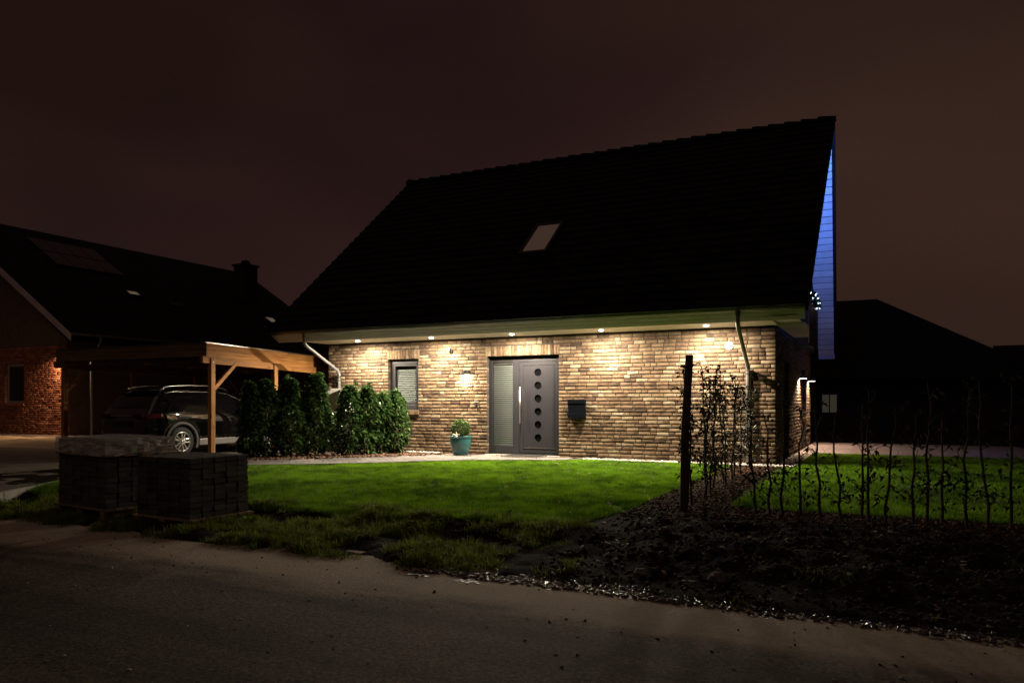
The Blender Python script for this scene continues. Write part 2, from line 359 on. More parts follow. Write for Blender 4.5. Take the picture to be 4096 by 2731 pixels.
def ground_mat(name):
    m, n, l, p = nt(name); p.inputs['Roughness'].default_value = .95; p.inputs['Specular IOR Level'].default_value = .05
    at = n.new('ShaderNodeAttribute'); at.attribute_name = 'lawn'
    tc = n.new('ShaderNodeTexCoord')
    no = n.new('ShaderNodeTexNoise'); no.inputs['Scale'].default_value = 5; no.inputs['Detail'].default_value = 8; l.new(tc.outputs['Object'], no.inputs['Vector'])
    r1 = n.new('ShaderNodeValToRGB'); r1.color_ramp.elements[0].color = (.006,.0045,.0034,1); r1.color_ramp.elements[1].color = (.026,.019,.014,1); r1.color_ramp.elements[0].position = .3; r1.color_ramp.elements[1].position = .75
    r2 = n.new('ShaderNodeValToRGB'); r2.color_ramp.elements[0].color = (.042,.09,.004,1); r2.color_ramp.elements[1].color = (.095,.16,.006,1); r2.color_ramp.elements[0].position = .3; r2.color_ramp.elements[1].position = .7
    l.new(no.outputs['Fac'], r1.inputs[0]); l.new(no.outputs['Fac'], r2.inputs[0])
    mx = n.new('ShaderNodeMixRGB'); l.new(at.outputs['Fac'], mx.inputs[0]); l.new(r1.outputs[0], mx.inputs[1]); l.new(r2.outputs[0], mx.inputs[2]); l.new(mx.outputs[0], p.inputs['Base Color'])
    n2 = n.new('ShaderNodeTexNoise'); n2.inputs['Scale'].default_value = 40; n2.inputs['Detail'].default_value = 6; l.new(tc.outputs['Object'], n2.inputs['Vector'])
    b = n.new('ShaderNodeBump'); b.inputs['Strength'].default_value = .8; b.inputs['Distance'].default_value = .03; l.new(n2.outputs['Fac'], b.inputs['Height']); l.new(b.outputs[0], p.inputs['Normal'])
    return m
M['ground'] = ground_mat('garden_soil')

def road_mat(name):
    m, n, l, p = nt(name); p.inputs['Specular IOR Level'].default_value = .35
    ge = n.new('ShaderNodeNewGeometry'); sx = n.new('ShaderNodeSeparateXYZ'); l.new(ge.outputs['Position'], sx.inputs[0])
    fine = n.new('ShaderNodeTexNoise'); fine.inputs['Scale'].default_value = 38; fine.inputs['Detail'].default_value = 6; fine.inputs['Roughness'].default_value = .75; l.new(ge.outputs['Position'], fine.inputs['Vector'])
    big = n.new('ShaderNodeTexNoise'); big.inputs['Scale'].default_value = .9; big.inputs['Detail'].default_value = 5; l.new(ge.outputs['Position'], big.inputs['Vector'])
    # asphalt with worn pale aggregate
    ra = n.new('ShaderNodeValToRGB'); ra.color_ramp.elements[0].position = .36; ra.color_ramp.elements[1].position = .66
    ra.color_ramp.elements[0].color = (.014,.0115,.0095,1); ra.color_ramp.elements[1].color = (.22,.185,.152,1); l.new(fine.outputs['Fac'], ra.inputs[0])
    vo = n.new('ShaderNodeTexVoronoi'); vo.inputs['Scale'].default_value = 55; l.new(ge.outputs['Position'], vo.inputs['Vector'])
    vr = n.new('ShaderNodeValToRGB'); vr.color_ramp.elements[0].position = .20; vr.color_ramp.elements[0].color = (1,1,1,1); vr.color_ramp.elements[1].position = .32; vr.color_ramp.elements[1].color = (0,0,0,1); l.new(vo.outputs['Distance'], vr.inputs[0])
    vc = n.new('ShaderNodeMath'); vc.operation = 'GREATER_THAN'; vc.inputs[1].default_value = .66; l.new(vo.outputs['Color'], vc.inputs[0])
    vm = n.new('ShaderNodeMath'); vm.operation = 'MULTIPLY'; l.new(vr.outputs[0], vm.inputs[0]); l.new(vc.outputs[0], vm.inputs[1])
    ag = n.new('ShaderNodeMixRGB'); l.new(vm.outputs[0], ag.inputs[0]); l.new(ra.outputs[0], ag.inputs[1]); ag.inputs[2].default_value = (.34,.30,.25,1)
    bm = n.new('ShaderNodeMapRange'); bm.inputs['From Min'].default_value = .3; bm.inputs['From Max'].default_value = .7; bm.inputs['To Min'].default_value = .7; bm.inputs['To Max'].default_value = 1.25; l.new(big.outputs['Fac'], bm.inputs['Value'])
    am = n.new('ShaderNodeMixRGB'); am.blend_type = 'MULTIPLY'; am.inputs[0].default_value = 1; l.new(ag.outputs[0], am.inputs[1]); l.new(bm.outputs[0], am.inputs[2])
    tk = n.new('ShaderNodeTexNoise'); tk.inputs['Scale'].default_value = 1.0; tk.inputs['Detail'].default_value = 4
    tm = n.new('ShaderNodeMapping'); tm.inputs['Scale'].default_value = (.16, 2.4, 1); tm.inputs['Rotation'].default_value = (0, 0, R(4)); l.new(ge.outputs['Position'], tm.inputs['Vector']); l.new(tm.outputs[0], tk.inputs['Vector'])
    tr = n.new('ShaderNodeMapRange'); tr.inputs['From Min'].default_value = .38; tr.inputs['From Max'].default_value = .62; tr.inputs['To Min'].default_value = .55; tr.inputs['To Max'].default_value = 1.35; l.new(tk.outputs['Fac'], tr.inputs['Value'])
    a2 = n.new('ShaderNodeMixRGB'); a2.blend_type = 'MULTIPLY'; a2.inputs[0].default_value = 1; l.new(am.outputs[0], a2.inputs[1]); l.new(tr.outputs[0], a2.inputs[2]); am = a2
    # sand washed along the road edge: its own irregular shape along Y = -11
    wob = n.new('ShaderNodeTexNoise'); wob.inputs['Scale'].default_value = .8; wob.inputs['Detail'].default_value = 7; wob.inputs['Roughness'].default_value = .6
    wm = n.new('ShaderNodeMapping'); wm.inputs['Scale'].default_value = (1, 2.5, 1); l.new(ge.outputs['Position'], wm.inputs['Vector']); l.new(wm.outputs[0], wob.inputs['Vector'])
    yy = n.new('ShaderNodeMath'); yy.operation = 'MULTIPLY_ADD'; yy.inputs[1].default_value = 1.3; l.new(wob.outputs['Fac'], yy.inputs[0]); l.new(sx.outputs['Y'], yy.inputs[2])
    sm = n.new('ShaderNodeMapRange'); sm.inputs['From Min'].default_value = -11.05; sm.inputs['From Max'].default_value = -10.55; l.new(yy.outputs[0], sm.inputs['Value'])
    rs = n.new('ShaderNodeValToRGB'); rs.color_ramp.elements[0].position = .3; rs.color_ramp.elements[1].position = .75
    rs.color_ramp.elements[0].color = (.38,.31,.24,1); rs.color_ramp.elements[1].color = (.68,.58,.46,1); l.new(fine.outputs['Fac'], rs.inputs[0])
    mx = n.new('ShaderNodeMixRGB'); l.new(sm.outputs[0], mx.inputs[0]); l.new(am.outputs[0], mx.inputs[1]); l.new(rs.outputs[0], mx.inputs[2]); l.new(mx.outputs[0], p.inputs['Base Color'])
    p.inputs['Roughness'].default_value = .8
    b = n.new('ShaderNodeBump'); b.inputs['Strength'].default_value = 1.0; b.inputs['Distance'].default_value = .03; l.new(fine.outputs['Fac'], b.inputs['Height']); l.new(b.outputs[0], p.inputs['Normal'])
    return m
M['road'] = road_mat('asphalt_with_sand')
M['drive'] = pm('driveway_surface', (.135,.11,.085), .85, var=.35, vscale=2.5, bump=.6, bscale=80)
M['sand'] = pm('heaped_sand', (.46,.35,.23), .95, var=.18, vscale=6, bump=.9, bscale=25)
def mud_mat():
    m, n, l, p = nt('wet_mud'); p.inputs['Base Color'].default_value = (.012,.0095,.0075,1); p.inputs['Roughness'].default_value = .28; p.inputs['Specular IOR Level'].default_value = .6
    tc = n.new('ShaderNodeTexCoord'); no = n.new('ShaderNodeTexNoise'); no.inputs['Scale'].default_value = 38; no.inputs['Detail'].default_value = 4; l.new(tc.outputs['Object'], no.inputs['Vector'])
    b = n.new('ShaderNodeBump'); b.inputs['Strength'].default_value = 1.0; b.inputs['Distance'].default_value = .12; l.new(no.outputs['Fac'], b.inputs['Height']); l.new(b.outputs[0], p.inputs['Normal'])
    return m
M['mud'] = mud_mat()
def wrap_mat():
    m = bpy.data.materials.new('stretch_film'); m.use_nodes = True; n, l = m.node_tree.nodes, m.node_tree.links
    n.clear(); o = n.new('ShaderNodeOutputMaterial'); t = n.new('ShaderNodeBsdfTransparent')
    p = n.new('ShaderNodeBsdfPrincipled'); p.inputs['Base Color'].default_value = (.85,.82,.78,1); p.inputs['Roughness'].default_value = .14; p.inputs['Specular IOR Level'].default_value = .8
    tc = n.new('ShaderNodeTexCoord'); mp = n.new('ShaderNodeMapping'); mp.inputs['Scale'].default_value = (1.2, 1.2, 7); l.new(tc.outputs['Object'], mp.inputs['Vector'])
    no = n.new('ShaderNodeTexNoise'); no.inputs['Scale'].default_value = 2.2; no.inputs['Detail'].default_value = 3; no.inputs['Distortion'].default_value = 2.2; l.new(mp.outputs[0], no.inputs['Vector'])
    rp = n.new('ShaderNodeMapRange'); rp.inputs['From Min'].default_value = .35; rp.inputs['From Max'].default_value = .7; rp.inputs['To Min'].default_value = .30; rp.inputs['To Max'].default_value = .8; l.new(no.outputs['Fac'], rp.inputs['Value'])
    b = n.new('ShaderNodeBump'); b.inputs['Strength'].default_value = 1.0; b.inputs['Distance'].default_value = .03; l.new(no.outputs['Fac'], b.inputs['Height']); l.new(b.outputs[0], p.inputs['Normal'])
    mx = n.new('ShaderNodeMixShader'); l.new(rp.outputs[0], mx.inputs[0]); l.new(t.outputs[0], mx.inputs[1]); l.new(p.outputs[0], mx.inputs[2]); l.new(mx.outputs[0], o.inputs[0])
    return m
M['film'] = wrap_mat()

# ------------------------------------------------------------------ noise and terrain
_lat = nrs.rand(256, 256)
def vn(x, y, s=0):
    x = np.asarray(x, float) + s*17.3; y = np.asarray(y, float) + s*9.7
    xi, yi = np.floor(x).astype(int), np.floor(y).astype(int); fx, fy = x - xi, y - yi
    fx = fx*fx*(3-2*fx); fy = fy*fy*(3-2*fy)
    g = lambda a, b: _lat[a % 256, b % 256]
    return (g(xi,yi)*(1-fx)+g(xi+1,yi)*fx)*(1-fy)+(g(xi,yi+1)*(1-fx)+g(xi+1,yi+1)*fx)*fy
def fbm(x, y, s=0, o=4):
    t = 0; a = .5
    for i in range(o): t = t + a*vn(x*2**i, y*2**i, s+i); a *= .5
    return t
def ss(a, b, x):
    t = np.clip((x-a)/(b-a), 0, 1); return t*t*(3-2*t)
def edge_y(x):       # front edge of the lawn plateau
    return -8.75 + .35*(fbm(x*1.1, x*0+3.1, 2)-.5)*2
def Hh(x, y):
    x = np.asarray(x, float); y = np.asarray(y, float)
    soil = ss(-1.05, -.25, x + .35*(y+8))
    drop = ss(0, .7, edge_y(x) - y)
    h = -.11*drop*(1-soil)
    rough = ss(-8.2, -9.2, y)*(1-soil)
    h = h + rough*(fbm(x*3.2, y*3.2, 5)-.42)*.16
    mound = soil*ss(-7.2, -7.9, y)*ss(-10.55, -9.6, y)
    h = h + mound*((fbm(x*1.4, y*1.4, 8)-.40)*.20 + (fbm(x*5, y*5, 3)-.5)*.12 + (fbm(x*13, y*13, 6)-.5)*.06)
    h = h + soil*ss(-9.4, -10.4, y)*-.10
    h = h + (fbm(x*2.0, y*2.0, 1)-.5)*.03*ss(-6.5, -7.5, y)
    h = h - .10*ss(-10.3, -10.9, y)*(1-soil) - .1*ss(-10.5, -10.95, y)
    return h
KERB = [(-8.4,-11.0), (-8.75,-10.5), (-9.27,-9.65), (-10.12,-8.19), (-10.6,-6.5), (-10.9,-5.0), (-11.2,-4.4)]
def kerb_x(y):
    ys = [p[1] for p in KERB]; xs = [p[0] for p in KERB]
    return np.interp(y, ys, xs)
PATH_F = [(-11.2,-5.35), (-10.2,-5.2), (-9.3,-4.75), (-8.4,-4.0), (-7.5,-3.2), (-6.75,-2.35), (-5.9,-1.62), (-5.1,-1.22), (-4.5,-.98), (-4.15,-.55), (-4.06,-.02)]
PATH_B = [(-7.85,-.02), (-7.75,-.75), (-8.2,-1.55), (-8.9,-2.4), (-9.6,-3.15), (-10.35,-3.85), (-11.2,-4.35)]
PATH = PATH_F + PATH_B
def in_poly(x, y, P):
    x = np.asarray(x); y = np.asarray(y); c = np.zeros(x.shape, bool); n = len(P)
    for i in range(n):
        x0, y0 = P[i]; x1, y1 = P[(i+1) % n]
        k = ((y0 > y) != (y1 > y)) & (x < (x1-x0)*(y-y0)/((y1-y0) if y1 != y0 else 1e-9)+x0)
        c ^= k
    return c
BED = [(-7.9,-.02), (-7.8,-.75), (-8.25,-1.55), (-8.95,-2.4), (-9.65,-3.15), (-10.4,-3.85), (-11.3,-4.3), (-11.6,-3.3), (-11.5,-.02)]
LAWN_F = [(-11.2,-5.4), (-10.2,-5.25), (-9.3,-4.8), (-8.4,-4.05), (-7.5,-3.25), (-6.75,-2.4), (-5.9,-1.67), (-5.1,-1.27), (-4.5,-1.03), (-4.1,-.6), (-4.0,-.34), (-.85,-.34), (-.8,-6.4), (-.78,-7.2), (-.95,-8.6), (-8.9,-10.2), (-9.27,-9.65), (-10.12,-8.19), (-10.6,-6.5), (-10.9,-5.4)]
LAWN_R = [(.22,-.3), (.5,-.3), (.5,4.1), (14,4.1), (14,-6.55), (.25,-6.45)]
def lawn_mask(x, y):
    a = in_poly(x, y, LAWN_F) & (y > edge_y(x) - .25)
    return a | in_poly(x, y, LAWN_R)

def terrain(name, x0, x1, y0, y1, step, zoff=0.0):
    xs = np.arange(x0, x1 + step/2, step); ys = np.arange(y0, y1 + step/2, step)
    X, Y = np.meshgrid(xs, ys); Z = Hh(X, Y) + zoff
    V = np.stack([X.ravel(), Y.ravel(), Z.ravel()], 1); nx, ny = len(xs), len(ys)
    i = np.arange(nx-1)[None, :] + nx*np.arange(ny-1)[:, None]; i = i.ravel()
    F = np.stack([i, i+1, i+1+nx, i+nx], 1)
    lm = lawn_mask(X, Y).astype(float)
    vg = np.clip((fbm(X*2.2, Y*2.2, 9)-.46)*5, 0, .6)*ss(-8.4, -9.0, Y)*(1-ss(-1.1, -.4, X))*(1-ss(-10.2, -10.6, Y))
    me = fast_mesh(name, V, F, smooth=True, extra={'lawn': np.clip(lm + vg, 0, 1).ravel()})
    return tag(link(name, me, M['ground']), kind='structure')
b = MB(); b.poly([(-300,-300,-.32), (300,-300,-.32), (300,300,-.32), (-300,300,-.32)]); tag(b.build('ground', M['far_wall']), kind='structure')
terrain('garden_ground', -12.5, 9, -11.1, -6.0, .06)
terrain('yard_ground', -60, 40, -6.0, 60, .5, -.006)
V = []; xs = np.linspace(-60, 45, 106); ys = np.array([-60, -30, -20, -14, -12, -11.3, -10.9, -10.6, -10.2])
X, Y = np.meshgrid(xs, ys); Z = -.125 + .0*X
i = (np.arange(105)[None, :] + 106*np.arange(8)[:, None]).ravel()
tag(link('road', fast_mesh('road', np.stack([X.ravel(), Y.ravel(), Z.ravel()], 1), np.stack([i, i+1, i+107, i+106], 1)), M['road']), kind='structure')
# driveway left of the kerb
yy = np.linspace(-11, -3.0, 30); L = []
for y in yy: L += [(-45, y, -.004), (float(kerb_x(y)) - .06, y, -.004)]
F = [(2*k, 2*k+1, 2*k+3, 2*k+2) for k in range(29)]
dm = MB(); dm.add(L, F); dm.poly([(-45,-3,-.004), (-11.5,-3,-.004), (-11.5,6,-.004), (-45,6,-.004)])
tag(dm.build('driveway', M['drive']), kind='structure')
kb = tag(empty('kerb', (0,0,0)), kind='structure')
pts = []
for k in range(len(KERB)-1):
    a, c = Vector((*KERB[k], 0)), Vector((*KERB[k+1], 0)); n = max(1, int((c-a).length/.8))
    pts += [a.lerp(c, j/n) for j in range(n)]
pts.append(Vector((*KERB[-1], 0)))
for k in range(len(pts)-1):
    a, c = pts[k], pts[k+1]; d = (c-a).normalized()*.006
    MB().bar(a+d+Vector((0,0,-.05)), c-d+Vector((0,0,-.05)), .10, .16, tone=rng.random()).build('kerbstone', M['kerb'], kb, bevel=.01)

# ------------------------------------------------------------------ brick walls
def brick_geo(L, H, D, rs, nx=4, nz=3):
    """front faces -Y at y=0; x 0..L, z 0..H ; rough struck face, uneven arrises"""
    e = .004
    def line(T, n): return [0, e] + [T*k/(n-2) for k in range(1, n-2)] + [T-e, T]
    X, Z = line(L, nx), line(H, nz); vs = []
    wob = [rs.uniform(-.0035, .002) for _ in X]; wob2 = [rs.uniform(-.0035, .002) for _ in X]
    for j, z0 in enumerate(Z):
        for i, x0 in enumerate(X):
            ex, ez = i in (0, nx), j in (0, nz); x, z = x0, z0
            y = rs.uniform(-.0016, .0016)
            if ex or ez: y += .0025
            if ex: x += rs.uniform(-.002, .0015)*(1 if i else -1)
            if j >= nz-1: z += wob[i]
            if j <= 1: z -= wob2[i]
            vs.append((x, y, z))
    n1 = nx+1; fs = []
    for j in range(nz):
        for i in range(nx): fs.append((j*n1+i, j*n1+i+1, (j+1)*n1+i+1, (j+1)*n1+i))
    ring = list(range(n1)) + [j*n1+nx for j in range(1, nz+1)] + [nz*n1+i for i in range(nx-1, -1, -1)] + [j*n1 for j in range(nz-1, 0, -1)]
    b0 = len(vs)
    for r in ring: vs.append((vs[r][0], D, vs[r][2]))
    m = len(ring)
    for k in range(m): fs.append((ring[(k+1) % m], ring[k], b0+k, b0+(k+1) % m))
    return vs, fs
CH, BH, BL = .0834, .0655, .2555       # course height, brick height, brick length
def tone_of(rs):
    u = rs.random()
    return rs.uniform(.20, .38) if u < .20 else (rs.uniform(.38, .64) if u < .70 else rs.uniform(.62, .92))
def fill_course(a, c, rs):
    out = []; x = a
    first = rs.choice([.5, 1, .75, .33])*BL if rs.random() < .8 else BL
    L = first
    while x < c - .03:
        L2 = min(L, c - x)
        if c - (x + L2) < .07 and L2 < c - x: L2 = c - x if c - x < BL*1.15 else (c-x)/2
        out.append((x, L2)); x += L2 + .0145
        L = BL*.48 if rs.random() < .16 else BL*rs.uniform(.975, 1.02)
    return out
def layout(x0, x1, z0, z1, holes, rs):
    B = []; nc = int(round((z1-z0)/CH))
    for k in range(nc):
        za = z0 + k*CH; zb = za + BH
        iv = [(x0, x1)]
        for (hx0, hx1, hz0, hz1) in holes:
            if zb > hz0 + .01 and za < hz1 - .01:
                n = []
                for a, c in iv:
                    if hx1 <= a or hx0 >= c: n.append((a, c)); continue
                    if hx0 - a > .04: n.append((a, hx0))
                    if c - hx1 > .04: n.append((hx1, c))
                iv = n
        for a, c in iv:
            for x, L in fill_course(a, c, rs): B.append((x, za, L, BH))
    return B

house = thing('brick_house', 'tan brick house with dark tiled gable roof and lit eaves', 'house', (-5.7, 0, 0))
W = 11.44; ZS = 2.85; DEP = 8.35; RY, RZ = 5.24, 8.62; GY, GZ = -1.32, 3.10
WIN = (-9.50, -8.575, 1.10, 2.395); DOOR = (-6.615, -4.735, .0, 2.395)
mw = MB()    # mortar body with the two openings
T0, T1 = .014, .30
for (a, c, z0, z1) in ((-W, WIN[0], -.1, ZS+.1), (WIN[1], DOOR[0], -.1, ZS+.1), (DOOR[1], -.014, -.1, ZS+.1), (WIN[0], WIN[1], -.1, WIN[2]), (WIN[0], WIN[1], WIN[3], ZS+.1), (DOOR[0], DOOR[1], DOOR[3], ZS+.1)):
    mw.box(a, c, T0, T1, z0, z1)
fw = mw.build('front_wall', M['mortar'], house)
rs = random.Random(5)
SOLD = .25
holes = [(WIN[0], WIN[1], WIN[2], WIN[3]), (DOOR[0], DOOR[1], -1, DOOR[3]), (WIN[0]-.04, WIN[1]+.035, WIN[3], WIN[3]+SOLD), (DOOR[0]-.05, DOOR[1]+.02, DOOR[3], DOOR[3]+SOLD)]
BR = layout(-W, 0, -.005, -.005 + 34*CH, holes, rs)
SD = []
for (hx0, hx1, hz0, hz1) in holes[2:]:
    n = int((hx1-hx0)/.0775); st = (hx1-hx0)/n
    for k in range(n): SD.append((hx0 + k*st + .004, hz0+.006, st-.009, SOLD-.016))
def area(x, z, L, H):
    dx, dy = x+L/2-CAM[0], -CAM[1]; d = -math.sin(YAW)*dx + math.cos(YAW)*dy
    return L*H/d**2*(d*math.cos(YAW) + math.sin(YAW)*(math.cos(YAW)*dx+math.sin(YAW)*dy))/d
ordd = sorted(BR, key=lambda q: -area(*q))
full = [q for q in ordd if abs(q[2]-BL) < .012][:288 - 0]
fs_ = set(full)
variants = []
for k in range(20):
    vs, fc = brick_geo(BL, BH, .105, rs); me = fast_mesh('brick', vs, fc, [tone_of(rs)]*len(fc)); me.materials.append(M['brick']); variants.append(me)
for q in full:
    o = bpy.data.objects.new('brick', variants[rs.randrange(20)]); COL.objects.link(o); o.location = (q[0], rs.uniform(-.004, .003), q[1]); o.scale = (q[2]/BL, 1, 1)
    o.parent = fw; o.matrix_parent_inverse = Matrix.Identity(4)
    o.matrix_parent_inverse = Matrix.Identity(4)
def joined_bricks(name, bricks, mat, parent, xf, rs, soldiers=()):
    AV, AF, AT = [], [], []; base = 0
    for (x, z, L, H) in list(bricks) + list(soldiers):
        if H > L: vs, fc = brick_geo(L, H, .105, rs, 3, 4)
        else: vs, fc = brick_geo(L, H, .105, rs, 4 if L > .15 else 3, 3)
        dy = rs.uniform(-.004, .003); t = tone_of(rs)
        if H > L: t = .35 + .4*rs.random()
        AV += [xf(p[0]+x, p[1]+dy, p[2]+z) for p in vs]; AF += [tuple(i+base for i in f) for f in fc]; AT += [t]*len(fc); base += len(vs)
    me = fast_mesh(name, AV, AF, AT); return tag(link(name, me, mat, parent), kind='stuff')
joined_bricks('brickwork', [q for q in BR if q not in fs_], M['brick'], fw, lambda x, y, z: (x, y, z), rs)
n0 = len(SD)
for (x, z, L, H) in SD[-0 or 0:]:
    pass
sold_me = {}
for (x, z, L, H) in SD:
    vs, fc = brick_geo(L, H, .105, rs, 3, 4)
    o = link('lintel_brick', fast_mesh('lintel_brick', vs, fc, [.34 + .5*rs.random()]*len(fc)), M['brick'], None); o.location = (x, rs.uniform(-.003, .002), z); o.parent = fw

# side wall (faces +X): terrace opening between the two lamps
SIDE_H = [(1.55, 2.55, .0, 2.2), (5.50, 6.95, .0, 2.25)]
ms = MB()
prev = 0.014
for (a, c, z0, z1) in SIDE_H:
    ms.box(-.30, -.014, prev, a, -.1, ZS+.1); ms.box(-.30, -.014, a, c, z1, ZS+.1); prev = c
ms.box(-.30, -.014, prev, DEP, -.1, ZS+.1)
sw = ms.build('side_wall', M['mortar'], house)
SB = layout(.108, DEP, -.005, -.005+34*CH, [(a, c, -1, z1) for a, c, z0, z1 in SIDE_H], rs)
joined_bricks('side_brickwork', SB, M['brick'], sw, lambda x, y, z: (-y, x, z), rs)
for k, (a, c, z0, z1) in enumerate(SIDE_H):
    wd = MB(); wd.box(-.16, -.10, a, a+.07, .02, z1); wd.box(-.16, -.10, c-.07, c, .02, z1); wd.box(-.16, -.10, a, c, z1-.07, z1+.0); wd.box(-.16, -.10, a, c, .0, .09)
    f = wd.build('terrace_door', M['anthr2'], house); MB().box(-.14, -.13, a+.07, c-.07, .09, z1-.07).build('pane', M['glass_dark'], f)
# gable upper wall, rear wall, left wall
kf = (RZ-GZ)/(RY-GY)
YB = 2*RY - GY                      # rear eave
gw = MB(); zt = lambda y: (GZ + (y-GY)*kf if y <= RY else RZ - (y-RY)*kf) - .30
poly = [(.01, ZS), (DEP, ZS), (DEP+1.6, ZS), (DEP+1.6, zt(DEP+1.6)), (RY, zt(RY)), (.01, zt(.01))]
gw.prism(poly, 'x', -.30, -.02); gw.build('gable_wall', M['far_wall'], house); MB().prism(poly, 'x', -W, -W+.25).build('gable_wall', M['far_wall'], house)
rw = MB(); rw.box(-W, -W+.25, .31, DEP, -.1, ZS); rw.box(-W, -.014, DEP+.001, DEP+.25, -.1, ZS+.1); rw.build('rear_wall', M['mortar'], house)

# --- window with blind
wn_ = MB(); x0, x1, z0, z1 = WIN
yF = .105
wn_.box(x0, x0+.085, yF, yF+.08, z0, z1); wn_.box(x1-.085, x1, yF, yF+.08, z0, z1); wn_.box(x0+.085, x1-.085, yF, yF+.08, z1-.12, z1); wn_.box(x0+.085, x1-.085, yF, yF+.08, z0, z0+.13)
wf = wn_.build('window', M['anthr2'], house, bevel=.006)
sf = MB(); a, c, d, e = x0+.088, x1-.088, z0+.133, z1-.123
sf.box(a, a+.05, yF+.012, yF+.07, d, e); sf.box(c-.05, c, yF+.012, yF+.07, d, e); sf.box(a+.05, c-.05, yF+.012, yF+.07, e-.05, e); sf.box(a+.05, c-.05, yF+.012, yF+.07, d, d+.06)
sf.build('sash', M['anthr2'], wf, bevel=.005)
MB().box(a+.05, c-.05, yF+.03, yF+.036, d+.06, e-.05).build('pane', M['glass'], wf)
def slats(parent, xa, xb, za, zb, y, pitch, tilt):
    n = int((zb-za)/pitch); me = None
    sl = MB(); sl.obox((0,0,0), (xb-xa, .050, .0022), Matrix.Rotation(tilt, 3, 'X')); me = sl.mesh('blind_slat'); me.materials.append(M['slat'])
    for k in range(n):
        o = bpy.data.objects.new('blind_slat', me); COL.objects.link(o); o.location = ((xa+xb)/2, y, za + (k+.5)*pitch); o.rotation_euler = (R(rng.uniform(-3, 3)), 0, 0); o.parent = parent
slats(wf, a+.055, c-.055, d+.07, e-.13, yF+.085, .0465, R(48))
MB().box(x0, x1, .295, .30, z0, z1).build('blind_backing', M['dark'], wf)
sl = MB()
n = 8; st = (x1-x0+.06)/n
for k in range(n):
    MB().box(x0-.03+k*st+.004, x0-.03+(k+1)*st-.004, -.055, .10, z0-.115, z0-.005, tone=.35+.4*rng.random()).build('sill_brick', M['brick'], wf, bevel=.006)

# --- front door with side light
dx0, dx1, _, dz1 = DOOR
yD = .115; TOP = 2.31; BOT = .09
md = MB()
xm0, xm1 = -5.975, -5.815
md.box(dx0, dx0+.085, yD, yD+.09, BOT, TOP); md.box(dx1-.075, dx1, yD, yD+.09, BOT, TOP); md.box(xm0, xm1, yD, yD+.09, BOT, TOP); md.box(xm1, dx1-.075, yD, yD+.09, TOP-.055, TOP)
md.box(dx0+.085, xm0, yD, yD+.09, BOT, BOT+.17)
dfm = md.build('door_frame', M['anthr'], house, bevel=.005)
MB().box(dx0+.085, xm0, yD+.02, yD+.09, TOP-.075, TOP).build('blind_box', M['dark'], dfm)
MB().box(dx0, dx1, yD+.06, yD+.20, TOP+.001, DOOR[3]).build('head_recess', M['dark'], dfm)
MB().box(dx0+.085, xm0, yD+.03, yD+.036, BOT+.17, TOP-.075).build('side_light_pane', M['glass'], dfm)
slats(dfm, dx0+.09, xm0-.005, BOT+.175, TOP-.10, yD+.085, .0505, R(46))
MB().box(dx0+.088, xm0-.003, yD+.055, yD+.12, TOP-.105, TOP-.078).build('blind_rail', M['white'], dfm)
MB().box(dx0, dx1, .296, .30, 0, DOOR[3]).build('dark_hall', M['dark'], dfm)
for xx in (dx0+.15, xm0-.09): MB().lathe([(0, -.006), (.018, -.006), (.018, .004)], (xx, yD-.001, BOT+.085), 12, 'y').build('screw_cap', M['black'], dfm)
MB().box(dx0-.04, dx1+.03, -.035, .30, .0, .055).build('threshold', M['kerb'], dfm, bevel=.006)
MB().box(dx0, dx1, yD-.03, yD+.09, .057, .088).build('sill_rail', M['black'], dfm)
# leaf with six round openings
lx0, lx1, lz0, lz1 = xm1+.006, dx1-.081, BOT+.012, TOP-.062
CZ = [2.0-.3075*k for k in range(6)]; CX = (-5.318); CR = .093
def plate_with_holes(x0, x1, z0, z1, y0, y1, holes):
    m = MB(); n = 28
    zs_ = [z0] + [(holes[i][1]+holes[i+1][1])/2 for i in range(len(holes)-1)] + [z1]
    for i, (hx, hz, hr) in enumerate(holes):
        a, c = zs_[i], zs_[i+1]
        lo, hi = min(a, c), max(a, c); ring, outer = [], []
        for k in range(n):
            t = 2*math.pi*(k+.5)/n; ct, st_ = math.cos(t), math.sin(t)
            ring.append((hx+hr*ct, hz+hr*st_))
            s = min(((x1-hx) if ct > 0 else (hx-x0))/max(abs(ct), 1e-6), ((hi-hz) if st_ > 0 else (hz-lo))/max(abs(st_), 1e-6))
            outer.append([hx+s*ct, hz+s*st_])
        cs = [(x1, hi), (x0, hi), (x0, lo), (x1, lo)]
        for cx_, cz_ in cs:
            j = min(range(n), key=lambda q: (outer[q][0]-cx_)**2+(outer[q][1]-cz_)**2); outer[j] = [cx_, cz_]
        vs = [(p[0], y0, p[1]) for p in ring] + [(p[0], y0, p[1]) for p in outer] + [(p[0], y1, p[1]) for p in ring]
        fs = []
        for k in range(n):
            q = (k+1) % n
            fs.append((k, q, n+q, n+k)); fs.append((k, 2*n+k, 2*n+q, q))
        m.add(vs, fs)
    return m
dl = MB(); dl.box(lx0, lx1, yD+.022, yD+.06, lz0, lz0+.001)
px0, px1, pz0, pz1 = lx0+.115, lx1-.075, lz0+.125, lz1-.085
dl = MB(); dl.box(lx0, px0-.006, yD+.006, yD+.06, lz0, lz1); dl.box(px1+.006, lx1, yD+.006, yD+.06, lz0, lz1); dl.box(px0-.006, px1+.006, yD+.006, yD+.06, lz0, pz0-.006); dl.box(px0-.006, px1+.006, yD+.006, yD+.06, pz1+.006, lz1)
leaf = dl.build('door_leaf', M['anthr'], house, bevel=.003)
zz = sorted(CZ)
pn = plate_with_holes(px0, px1, pz0, pz1, yD+.002, yD+.055, [(CX, z, CR) for z in zz]); pn.build('door_panel', M['anthr'], leaf)
